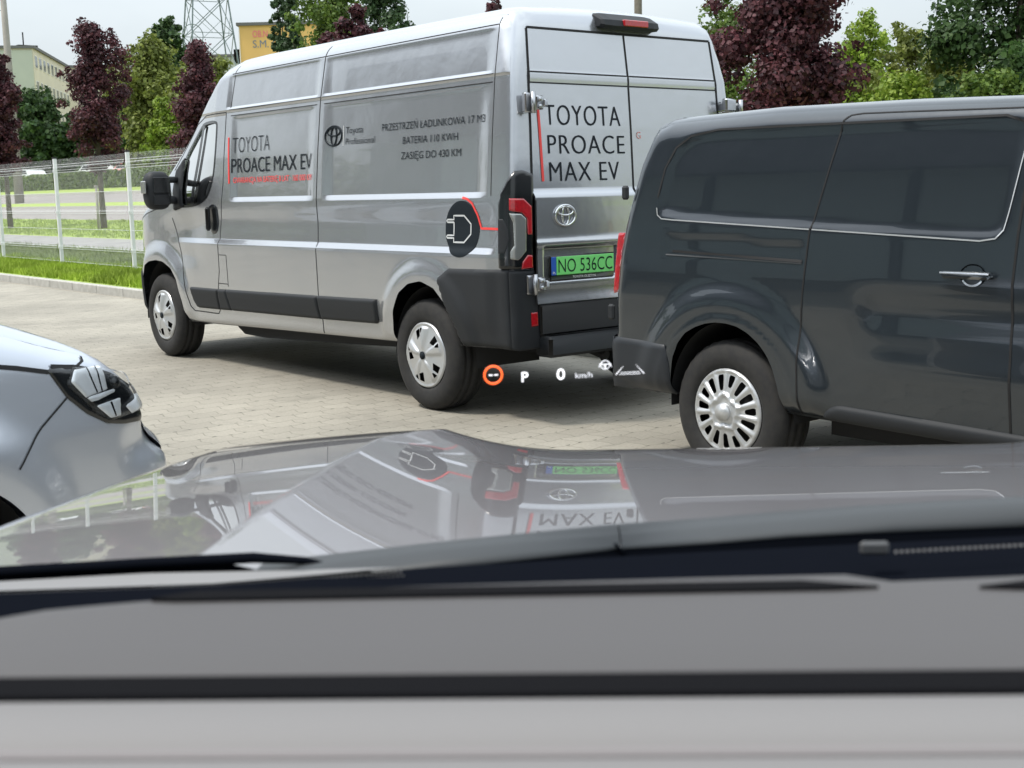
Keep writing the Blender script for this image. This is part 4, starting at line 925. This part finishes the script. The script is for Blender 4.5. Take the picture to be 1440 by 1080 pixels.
# ================================================================== TREES
def leafmat(name, c1, c2):
    m = mat(name, c1, .55); n = m.node_tree; b = n.nodes['Principled BSDF']
    g = n.nodes.new('ShaderNodeNewGeometry'); r = n.nodes.new('ShaderNodeMix'); r.data_type = 'RGBA'
    r.inputs[6].default_value = (*c1, 1); r.inputs[7].default_value = (*c2, 1); n.links.new(g.outputs['Random Per Island'], r.inputs[0])
    tcn = n.nodes.new('ShaderNodeTexCoord'); tn = n.nodes.new('ShaderNodeTexNoise'); tn.inputs['Scale'].default_value = 1.6; tn.inputs['Detail'].default_value = 4; n.links.new(tcn.outputs['Object'], tn.inputs[0])
    tr_ = n.nodes.new('ShaderNodeMapRange'); tr_.inputs[1].default_value = .32; tr_.inputs[2].default_value = .68; tr_.inputs[3].default_value = .62; tr_.inputs[4].default_value = 1.5; n.links.new(tn.outputs[0], tr_.inputs[0])
    vs_ = n.nodes.new('ShaderNodeVectorMath'); vs_.operation = 'SCALE'; n.links.new(r.outputs[2], vs_.inputs[0]); n.links.new(tr_.outputs[0], vs_.inputs['Scale']); n.links.new(vs_.outputs[0], b.inputs['Base Color'])
    b.inputs['Specular IOR Level'].default_value = .3
    t = n.nodes.new('ShaderNodeBsdfTranslucent'); n.links.new(vs_.outputs[0], t.inputs[0]); x = n.nodes.new('ShaderNodeMixShader'); x.inputs[0].default_value = .35
    o = [q for q in n.nodes if q.type == 'OUTPUT_MATERIAL'][0]; n.links.new(b.outputs[0], x.inputs[1]); n.links.new(t.outputs[0], x.inputs[2]); n.links.new(x.outputs[0], o.inputs[0])
    return m
LM = {'maroon': leafmat('maroon_leaves', (.030, .014, .018), (.118, .040, .048)), 'green': leafmat('mid_green_leaves', (.06, .11, .022), (.14, .20, .04)), 'dark': leafmat('dark_green_leaves', (.024, .055, .018), (.065, .115, .034)),
      'lime': leafmat('yellow_green_leaves', (.12, .20, .02), (.26, .34, .05)), 'olive': leafmat('olive_leaves', (.10, .13, .026), (.20, .23, .05)), 'poplar': leafmat('poplar_leaves', (.035, .07, .030), (.07, .115, .05))}
BARK = mat('bark', (.10, .08, .06), .9, noise=(12, (.06, .05, .04)), bump=(25, .5, .02))
def tree(name, label, x, y, zb, top, bot, hw, kind, n=9000, leaf=.09, prof='col', grp=None, nc=46, cat='tree', lean=0):
    root = thing(name, label, cat, (x, y, zb), 0, grp)
    H_ = top-bot
    pf = {'col': ([0, .1, .3, .55, .75, .9, 1], [.45, .8, .95, 1, .8, .55, .2]), 'oval': ([0, .15, .4, .65, .85, 1], [.55, .9, 1, .9, .6, .15]), 'poplar': ([0, .2, .5, .8, 1], [.7, 1, .9, .6, .15]), 'wide': ([0, .2, .45, .6, .8, 1], [.8, 1, .95, .55, .3, .12]), 'round': ([0, .2, .5, .8, 1], [.7, .95, 1, .75, .3])}[prof]
    cs = []; ph = RNG.uniform(0, 6.28, 4)
    for i in range(nc):
        h = RNG.uniform(.02, .97); a = RNG.uniform(0, 6.283); r0 = hw*np.interp(h, *pf)*(1+  .26*math.sin(2*a+ph[0]+5*h)+.24*math.sin(9*h+ph[1]+a)+.14*math.sin(17*h+ph[2]-2*a)); rad = min(hw, 1.2*H_)*RNG.uniform(.16, .42)*(.45+.55*np.interp(h, *pf)); d = max(0, r0-rad*.75)*math.sqrt(RNG.uniform(.0, 1))
        cs.append((d*math.cos(a)+lean*(h-.3), d*math.sin(a), bot+h*H_, rad))
    for i in range(16):   # stray shoots breaking the outline
        h = RNG.uniform(.15, 1.0); r0 = hw*np.interp(h, *pf); a = RNG.uniform(0, 6.283); cs.append((r0*1.05*math.cos(a), r0*1.05*math.sin(a), bot+h*H_+.04*H_*RNG.uniform(0, 1), hw*RNG.uniform(.08, .16)))
    c = np.array(cs); wgt = c[:, 3]**2; idx = RNG.choice(len(c), n, p=wgt/wgt.sum())
    dr = RNG.normal(0, 1, (n, 3)); dr /= np.linalg.norm(dr, axis=1)[:, None]; rad = c[idx, 3]*(RNG.uniform(.2, 1.0, n)**.6+np.abs(RNG.normal(0, .22, n)))
    P = c[idx, :3]+dr*rad[:, None]*np.array([1, 1, .85])
    nrm = dr+RNG.normal(0, .55, (n, 3))+np.array([0, 0, .35]); nrm /= np.linalg.norm(nrm, axis=1)[:, None]
    ref = RNG.normal(0, 1, (n, 3)); t = np.cross(nrm, ref); t /= np.linalg.norm(t, axis=1)[:, None]; b = np.cross(nrm, t); s = leaf*RNG.uniform(.45, 1.4, n)[:, None]
    V = np.empty((n*5, 3)); V[0::5] = P-t*s*.5; V[1::5] = P+b*s*.42-t*s*.05; V[2::5] = P+t*s*.55+nrm*s*.12; V[3::5] = P-b*s*.42-t*s*.05; V[4::5] = P-nrm*s*.02+t*s*.1
    base = np.arange(n)*5
    F = np.concatenate([np.stack([base, base+1, base+4], 1), np.stack([base+1, base+2, base+4], 1), np.stack([base+2, base+3, base+4], 1), np.stack([base+3, base, base+4], 1)])
    me = fast_mesh('crown', V, F); link('crown', me, LM[kind], root, False)
    mb = MB(); th = max(.035, min(.28, top*.014)); mb.tube([(0, 0, -.1), (.02, 0, bot*.6), (-.03, .02, bot+H_*.35), (0, 0, bot+H_*.75)], [th*1.25, th, th*.7, th*.2], 8)
    for k in range(9):
        q = cs[k*3]; z1 = bot+max(0, (q[2]-bot))*.45; mb.tube([(0, 0, z1), (q[0]*.5, q[1]*.5, (z1+q[2])/2), q[:3]], [th*.4, th*.25, th*.08], 5)
    mb.build('trunk', BARK, root, True)
    return root
row = 'maroon leaved trees along the road'
TREES = [
 ('maple_tree', 'maroon columnar tree cut by the left edge of the photo', 39.6, -9, .43, 6.1, 1.9, .85, 'maroon', 15000, .10, 'col'),
 ('maple_tree', 'tall maroon columnar tree standing alone left of the van', 33.5, -10, .45, 6.45, 1.8, .98, 'maroon', 15000, .095, 'col'),
 ('maple_tree', 'low spreading maroon tree just behind the van cab', 27.0, -10.5, .47, 5.2, 1.7, 1.10, 'maroon', 17000, .088, 'wide'),
 ('maple_tree', 'dark red tree tops over the front half of the van roof', 17.2, -9.5, .44, 4.95, 1.9, .55, 'maroon', 7000, .09, 'oval'),
 ('maple_tree', 'small red tree top left of the willow top over the van roof', 18.4, -9.5, .43, 4.62, 1.9, .36, 'maroon', 4500, .09, 'oval'),
 ('maple_tree', 'small red tree top right of the willow top over the van roof', 16.2, -9.5, .44, 4.35, 1.9, .38, 'maroon', 4500, .09, 'oval'),
 ('maple_tree', 'dark maroon tree top just above the rear end of the van roof', 13.1, -10, .45, 4.75, 2.2, .40, 'maroon', 3500, .10, 'oval'),
 ('maple_tree', 'large maroon tree with broad leaves right of the van rear', 4.75, -8.5, .42, 5.2, 1.2, .92, 'maroon', 27000, .070, 'oval'),
 ('linden_tree', 'yellow green rounded tree between the tall maroon tree and the pylon', 89.3, -36, 2.72, 11.2, .9, 3.1, 'olive', 15000, .30, 'oval'),
 ('linden_tree', 'small bright green tree beside the maroon tree at the van cab', 75.9, -31, 2.34, 5.7, .6, 1.25, 'lime', 6000, .20, 'oval'),
 ('ash_tree', 'dark green leafy tree in front of the cream apartment block', 119.8, -38, 2.75, 9.2, .8, 3.1, 'dark', 9000, .42, 'round'),
 ('ash_tree', 'dark green tree filling the gap left of the tall maroon tree', 115.7, -41, 2.77, 6.4, .8, 2.6, 'dark', 8000, .40, 'round'),
 ('ash_tree', 'dark green tree behind the foot of the tall maroon tree', 112.3, -43, 2.79, 8.6, .8, 2.9, 'dark', 8000, .42, 'round'),
 ('ash_tree', 'dark green tree at the far left behind the concrete pole', 142.3, -42, 2.79, 9.0, .8, 4.2, 'dark', 9000, .50, 'round'),
 ('ash_tree', 'dark green tree at the foot of the pylon', 81.0, -37, 2.73, 8.4, .6, 3.0, 'olive', 10000, .30, 'round'),
 ('ash_tree', 'tall blue green tree top peeking over the yellow green tree', 96, -41, 2.77, 13.6, 3.0, 1.9, 'dark', 6000, .34, 'oval'),
 ('poplar_tree', 'slim blue green poplar beside the yellow building, left of the pair', 75.3, -40, 2.77, 15.0, 1.5, .85, 'poplar', 9000, .22, 'poplar'),
 ('poplar_tree', 'slim poplar touching the willow, right of the pair', 73.6, -40, 2.78, 13.4, 1.5, 1.05, 'poplar', 9000, .22, 'poplar'),
 ('willow_tree', 'broad mid green tree behind the front half of the van roof', 66.8, -39, 2.76, 15.2, 1.6, 2.5, 'green', 17000, .24, 'oval'),
 ('willow_tree', 'mid green tree right of the broad one behind the van roof', 61.0, -39, 2.77, 12.8, 1.8, 1.8, 'poplar', 11000, .23, 'oval'),
 ('linden_tree', 'pale green tree behind the large maroon tree', 25.6, -31, 2.34, 6.6, .5, 1.35, 'green', 10000, .12, 'oval'),
 ('linden_tree', 'bright green pointed tree right of the large maroon tree', 19.6, -31, 2.34, 4.75, .4, 1.0, 'lime', 9000, .11, 'oval'),
 ('hornbeam_tree', 'olive green tree with loose top above the dark van roof', 5.2, -12, .55, 3.2, .7, .62, 'olive', 9000, .07, 'round'),
 ('hornbeam_tree', 'olive green tree beside the tall dark green tree at right', 4.15, -11.5, .53, 2.95, .7, .52, 'olive', 8000, .07, 'round'),
 ('oak_tree', 'tall dark green tree cut by the right edge of the photo', 2.55, -10.5, .47, 5.0, .9, .85, 'dark', 20000, .075, 'oval'),
 ('oak_tree', 'grey green tree top behind the olive trees', 16.1, -31, 2.34, 3.6, .4, .9, 'olive', 6000, .10, 'round'),
 ('shrub', 'green shrub under the bright pointed tree', 22.6, -34, 2.70, 3.0, .2, 1.8, 'green', 7000, .12, 'round'),
 ('shrub', 'green shrub behind the foot of the large maroon tree', 26.5, -36, 2.72, 3.1, .2, 1.9, 'green', 7000, .13, 'round'),
 ('shrub', 'yellow green shrub low above the middle of the dark van roof', 4.5, -10.8, .50, 2.45, .2, .70, 'lime', 8000, .065, 'round'),
 ('shrub', 'dark green shrub low above the right end of the dark van roof', 2.3, -9.5, .44, 2.3, .2, .62, 'green', 8000, .065, 'round'),
]
for t in TREES:
    nm, lb, x, y, zb, top, bot, hw, kd, n, lf, pf = t
    tree(nm, lb, x, y, zb, top, bot, hw*1.08, kd, int(n*1.3), lf, pf, row if nm == 'maple_tree' else None, cat='shrub' if nm == 'shrub' else 'tree', nc=55 if n < 9000 else 90)

# hedge in front of the far car park
def hedge():
    n = 60000; X = RNG.uniform(40, 150, n); Z = RNG.uniform(0, 1.25, n)+.08*np.sin(X*1.3); Yq = -29.6-RNG.uniform(0, .8, n)
    Yq = np.where(RNG.uniform(0, 1, n) < .6, -29.6+RNG.normal(0, .05, n), Yq); P = np.stack([X, Yq, Z+2.15], 1)
    nr = RNG.normal(0, 1, (n, 3))+np.array([0, .8, .6]); nr /= np.linalg.norm(nr, axis=1)[:, None]; t = np.cross(nr, RNG.normal(0, 1, (n, 3))); t /= np.linalg.norm(t, axis=1)[:, None]; b = np.cross(nr, t); s = .12
    V = np.empty((n*4, 3)); V[0::4] = P-t*s; V[1::4] = P-b*s*.7; V[2::4] = P+t*s; V[3::4] = P+b*s*.7
    root = thing('hedge', 'clipped green hedge along the far road', 'hedge', (0, 0, 0))
    link('foliage', fast_mesh('foliage', V, np.arange(n*4).reshape(n, 4)), LM['green'], root, False)
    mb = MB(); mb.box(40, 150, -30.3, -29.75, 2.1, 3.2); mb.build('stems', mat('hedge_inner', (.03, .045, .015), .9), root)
hedge()

# ================================================================== BUILDINGS, PYLON, POLES, WIRE
M['cream'] = mat('cream_render', (.62, .58, .46), .9, noise=(.3, (.55, .52, .42))); M['sage'] = mat('sage_render', (.44, .47, .40), .9, noise=(.3, (.40, .43, .37)))
M['yellow'] = mat('yellow_render', (.72, .46, .16), .9, noise=(.2, (.66, .42, .15))); M['win'] = mat('window_pane', (.10, .12, .13), .15); M['roof'] = mat('roof_felt', (.12, .12, .12), .8); M['ochre'] = mat('ochre_render', (.55, .47, .20), .9)
M['wframe'] = mat('window_frame', (.7, .7, .68), .6)
def block(name, label, P1, P2, depth, z0, z1, m1, floors, bays, panel=None):
    """facade from P1 to P2 (world xy), extends 'depth' away on the left of P1->P2"""
    a = np.array(P1, float); b = np.array(P2, float); L_ = np.linalg.norm(b-a); ang = math.atan2(b[1]-a[1], b[0]-a[0])
    root = thing(name, label, 'building', (a[0], a[1], z0), ang); H_ = z1-z0
    mb = MB(); mb.box(0, L_, 0, depth, -.5, H_); mb.build('wall', m1, root)
    mb = MB(); mb.box(-.25, L_+.25, -.25, depth+.25, H_, H_+.35); mb.build('roof', M['roof'], root)
    fh = (H_-1.6)/max(floors, 1); bw = L_/max(bays, 1)
    pr = None
    for f in range(floors):
        for k in range(bays):
            x = bw*(k+.5); z = 1.6+fh*f+.9
            if pr is None:
                mb = MB(); mb.box(-.78, .78, -.06, .02, -.06, 1.5); pr = mb.build('window', M['wframe'], root); mb = MB(); mb.box(-.70, -.03, -.075, -.05, .02, 1.42); mb.box(.03, .70, -.075, -.05, .02, 1.42); pp = mb.build('pane', M['win'], pr); pr.location = (x, 0, z)
            else:
                c = pr.copy(); COL.objects.link(c); c.parent = root; c.location = (x, 0, z); d = pp.copy(); COL.objects.link(d); d.parent = c
    if panel:
        for (x0, x1, mm) in panel: mb = MB(); mb.box(x0, x1, -.03, .02, 0, H_-.4); mb.build('coloured_strip', mm, root)
    return root
# cream block at left: long side receding, gable facing the lens
r_ = block('apartment_block', 'cream four storey apartment block with green gable at the far left', (159.1, -51.3), (181.0, -63.6), 14, 3.0, 20.4, M['cream'], 5, 9)
mb = MB(); mb.box(-.06, .0, .1, 13.9, 0, 17.2); mb.build('green_gable', M['sage'], r_)
block('apartment_block', 'cream apartment block half hidden by the tall maroon tree', (186.8, -65.5), (184.0, -73.0), 12, 3.0, 21.0, M['cream'], 0, 0)
low = block('apartment_block', 'sage green and ochre apartment block behind the pylon foot', (186.8, -82.3), (179.0, -92.0), 12, 3.0, 23.2, M['sage'], 0, 0, None)
mb = MB(); mb.box(-.05, 12.5, -.06, 0, 0, 16.0); mb.build('ochre_wall', M['ochre'], low)
yb_ = block('apartment_block', 'tall yellow apartment block with painted lettering beside the poplars', (133.7, -67.0), (127.6, -74.6), 12, 3.0, 21.3, M['yellow'], 0, 0)
mb = MB()
for z in (14.2, 11.4): mb.box(-.9, -.02, .8, 2.6, z, z+1.5)
mb.build('balcony', M['dash_dark'], yb_)
mb = MB(); mb.box(-.06, .0, .1, .35, 0, 18.0); mb.box(0, .08, -.05, 0, 0, 18.2); mb.build('corner_strip', M['wframe'], yb_)
yf = lambda a, b: (a, -.05+0*a, b)
lettering('wall_lettering', 'OB.N', (1.6, 3.4, 16.95, 17.7), yf, mat('pink_paint', (.75, .20, .22), .8), yb_, offset=.01)
lettering('wall_lettering', 'S.M. Olsztyn', (1.6, 7.4, 15.75, 16.6), yf, mat('grey_blue_paint', (.16, .20, .25), .8), yb_, offset=0)

def pylon():
    cx, cy = 130.5, -61.5; root = thing('electricity_pylon', 'tall steel lattice electricity pylon behind the trees', 'pylon', (cx, cy, 3.0), R(-13))
    m = mat('pylon_steel', (.16, .20, .20), .6, .5)
    def hw(z): return np.interp(z, [0, 12, 21, 33, 40], [3.6, 2.75, 1.9, .9, .5])
    levels = [0, 6.5, 12, 16.6, 20.6, 24, 27, 29.6, 32, 34, 36, 38, 40]
    mb = MB()
    for sx in (-1, 1):
        for sy in (-1, 1): mb.tube([(sx*hw(z), sy*hw(z), z) for z in levels], .10, 4)
    for a, b in zip(levels[:-1], levels[1:]):
        A, Bq = hw(a), hw(b)
        for k in range(4):
            c = [(-1, -1), (1, -1), (1, 1), (-1, 1)]; p, q = c[k], c[(k+1) % 4]
            mb.tube([(p[0]*A, p[1]*A, a), (q[0]*Bq, q[1]*Bq, b)], .055, 4); mb.tube([(q[0]*A, q[1]*A, a), (p[0]*Bq, p[1]*Bq, b)], .055, 4)
            mb.tube([(p[0]*Bq, p[1]*Bq, b), (q[0]*Bq, q[1]*Bq, b)], .045, 4)
            h = (a+b)/2; Hh = hw(h); mb.tube([(p[0]*Hh, p[1]*Hh, h), ((p[0]+q[0])/2*A, (p[1]+q[1])/2*A, a)], .03, 4)
    mb.build('lattice', m, root)
    mb = MB()
    for z in (27, 33, 38):
        for s_ in (-1, 1): mb.tube([(0, s_*hw(z), z), (0, s_*6.5, z+.2)], .09, 4); mb.tube([(0, s_*hw(z), z-1.2), (0, s_*6.5, z+.2)], .06, 4)
    mb.build('cross_arm', m, root)
    mb = MB(); mb.tube([(-2.3, 2.35, 15.6+1.2*math.sin(t)) if False else (-2.32+.05*math.cos(t), 2.3+1.15*math.cos(t), 16.2+1.25*math.sin(t)) for t in np.linspace(0, 6.283, 25)], .05, 5, False); mb.build('service_ring', m, root)
pylon()

def pole(name, label, cat, x, y, z, h, r0, r1, m, extra=None):
    r_ = thing(name, label, cat, (x, y, z)); mb = MB(); mb.tube([(0, 0, -.2), (0, 0, h*.5), (0, 0, h)], [r0, (r0+r1)/2, r1], 12); mb.build('shaft', m, r_, True)
    mb = MB(); mb.box(-.06, .06, -1.0, 1.0, h-.6, h-.45, bev=.02); mb.build('cross_arm', m, r_)
    return r_
M['conc'] = mat('pole_concrete', (.30, .28, .25), .9, noise=(2, (.25, .235, .21)))
pole('utility_pole', 'concrete utility pole at the far left rising out of the maroon tree', 'pole', 78.5, -22, 1.3, 16.5, .30, .15, M['conc'])
pole('utility_pole', 'brown wooden pole top sticking up behind the van brake lamp', 'pole', 24.3, -25, 1.5, 9.5, .14, .12, mat('pole_wood', (.14, .125, .10), .9, noise=(8, (.10, .09, .07))))
mb = MB(); P0 = Vector((78.5, -22, 16.2)); P1 = Vector((66, -39, 19.5))
mb.tube([P0.lerp(P1, t)-Vector((0, 0, .5*math.sin(math.pi*t))) for t in np.linspace(0, 1, 12)], .022, 4); tag(mb.build('overhead_wire', M['gap'], None), 'thin dark overhead wire slanting up from the concrete pole', 'wire')
mb = MB(); mb.tube([(160.5, -47.5, 20.5), (160.5, -47.5, 26.0)], .07, 5); mb.tube([(160.5, -48.3, 25), (160.5, -46.7, 25)], .04, 4); tag(mb.build('roof_mast', M['gap'], None), 'thin antenna mast on the roof of the cream block at far left', 'mast')
mb = MB(); mb.tube([(164.5, -52.0, 20.5), (164.5, -52.0, 23.0)], .09, 5); mb.box(163.5, 165.5, -53.5, -51, 20.6, 21.3); tag(mb.build('roof_vent', M['gap'], None), 'small vent and aerial on the roof of the cream block', 'roof vent')
for (x, y, z, lb) in ((32.9, -9.6, .45, 'grey stake at the foot of the tall maroon tree'), (48.0, -11.6, .5, 'grey stake on the mown strip near the concrete pole')):
    mb = MB(); mb.tube([(0, 0, -.1), (0, 0, 1.35)], .045, 8); mb.box(-.05, .05, -.05, .05, 1.30, 1.38, bev=.01); o = mb.build('stake', M['conc'], None, True); o.location = (x, y, z); tag(o, lb, 'stake')

def far_car(x, y, z, col, lb):
    root = thing('parked_car', lb, 'car', (x, y, z), R(5), 'cars beyond the hedge')
    P = chaikin([(-2.1, .35), (-2.15, .8), (-1.95, 1.0), (-1.5, 1.42), (.2, 1.45), (.9, 1.0), (1.9, .85), (2.1, .6), (2.1, .35)], 1)
    mb = MB(); mb.prism(P, lambda a, b, t: (a, t*(1-.12*max(0, b-.9)), b), -.85, .85); mb.build('body', mat('car_paint_far', col, .35, .1, 1), root)
    W = [(-1.65, 1.02), (-1.35, 1.36), (.15, 1.38), (.65, 1.02)]
    for s_ in (-1, 1): mb = MB(); mb.prism(W, lambda a, b, t: (a, t*(1-.12*max(0, b-.9)), b), s_*.845, s_*.865); mb.build('window', M['gloss_black'], root)
    for a in (-1.35, 1.3):
        for s_ in (-1, 1): mb = MB(); mb.tube([(a, s_*.70, .32), (a, s_*.88, .32)], .32, 16); mb.build('wheel', M['rubber'], root)
far_car(96.5, -34, 2.75, (.75, .76, .76), 'white car with red side seen over the hedge by the tall maroon tree'); far_car(93.0, -35.5, 2.75, (.60, .10, .08), 'red car behind the hedge between two fence posts'); far_car(112.5, -34, 2.75, (.75, .77, .78), 'white car beyond the hedge near the concrete pole')

# ================================================================== SHOWROOM BEHIND THE CAMERA (seen only in reflections)
def showroom():
    root = thing('showroom', 'glass fronted showroom with dark fascia behind the camera', 'building', (18, 13, 0), 0)
    mb = MB(); mb.box(-34, 2, .3, 16, 0, 6.3); mb.build('wall', mat('showroom_inner', (.10, .12, .125), .6), root)
    mb = MB(); mb.box(-34.4, 2.4, -.9, 16.4, 4.6, 7.4); mb.build('fascia', mat('showroom_fascia', (.05, .05, .06), .4), root)
    g = mat('showroom_glass', (.42, .50, .50), .06)
    for i in range(8):
        mb = MB(); x = -34+i*4.1; mb.box(x+.08, x+4.02, .1, .2, .3, 4.6); f = mb.build('window', g, root); mb = MB(); mb.box(x-.06, x+.08, 0, .25, 0, 4.4); mb.build('mullion', M['cowl'], root)
showroom()

# two more cars outside the left edge, seen only as reflections in the silver van
src = bpy.data.objects['parked_car']
for (x, y, a, lb) in ((11.5, 8.6, -78, 'car parked outside the left edge, mirrored faintly in the silver van side'), (15.2, 9.2, -82, 'second car outside the left edge, farther along the row')):
    r_ = src.copy(); COL.objects.link(r_); r_.location = (x, y, 0); r_.rotation_euler = (0, 0, R(a)); r_['label'] = lb
    for c in src.children:
        d = c.copy(); COL.objects.link(d); d.parent = r_
        for g in c.children: e = g.copy(); COL.objects.link(e); e.parent = d

for k, (nm_, x, y) in enumerate((('willow_tree', 34, 27), ('willow_tree.001', 43, 31), ('linden_tree', 52, 33), ('willow_tree', 62, 30), ('linden_tree', 74, 36), ('willow_tree', 90, 40))):  # unseen tree copies added so the van side has something to mirror
    a_ = bpy.data.objects[nm_]; r_ = a_.copy(); COL.objects.link(r_); r_.location = (x, y, 0); r_.rotation_euler = (0, 0, k*1.3); r_.scale = (1.5, 1.5, .62); r_['label'] = 'green tree beyond the left edge of the photo, mirrored in the van side'; r_['group'] = 'trees outside the frame on the left'
    for c in a_.children: d = c.copy(); COL.objects.link(d); d.parent = r_
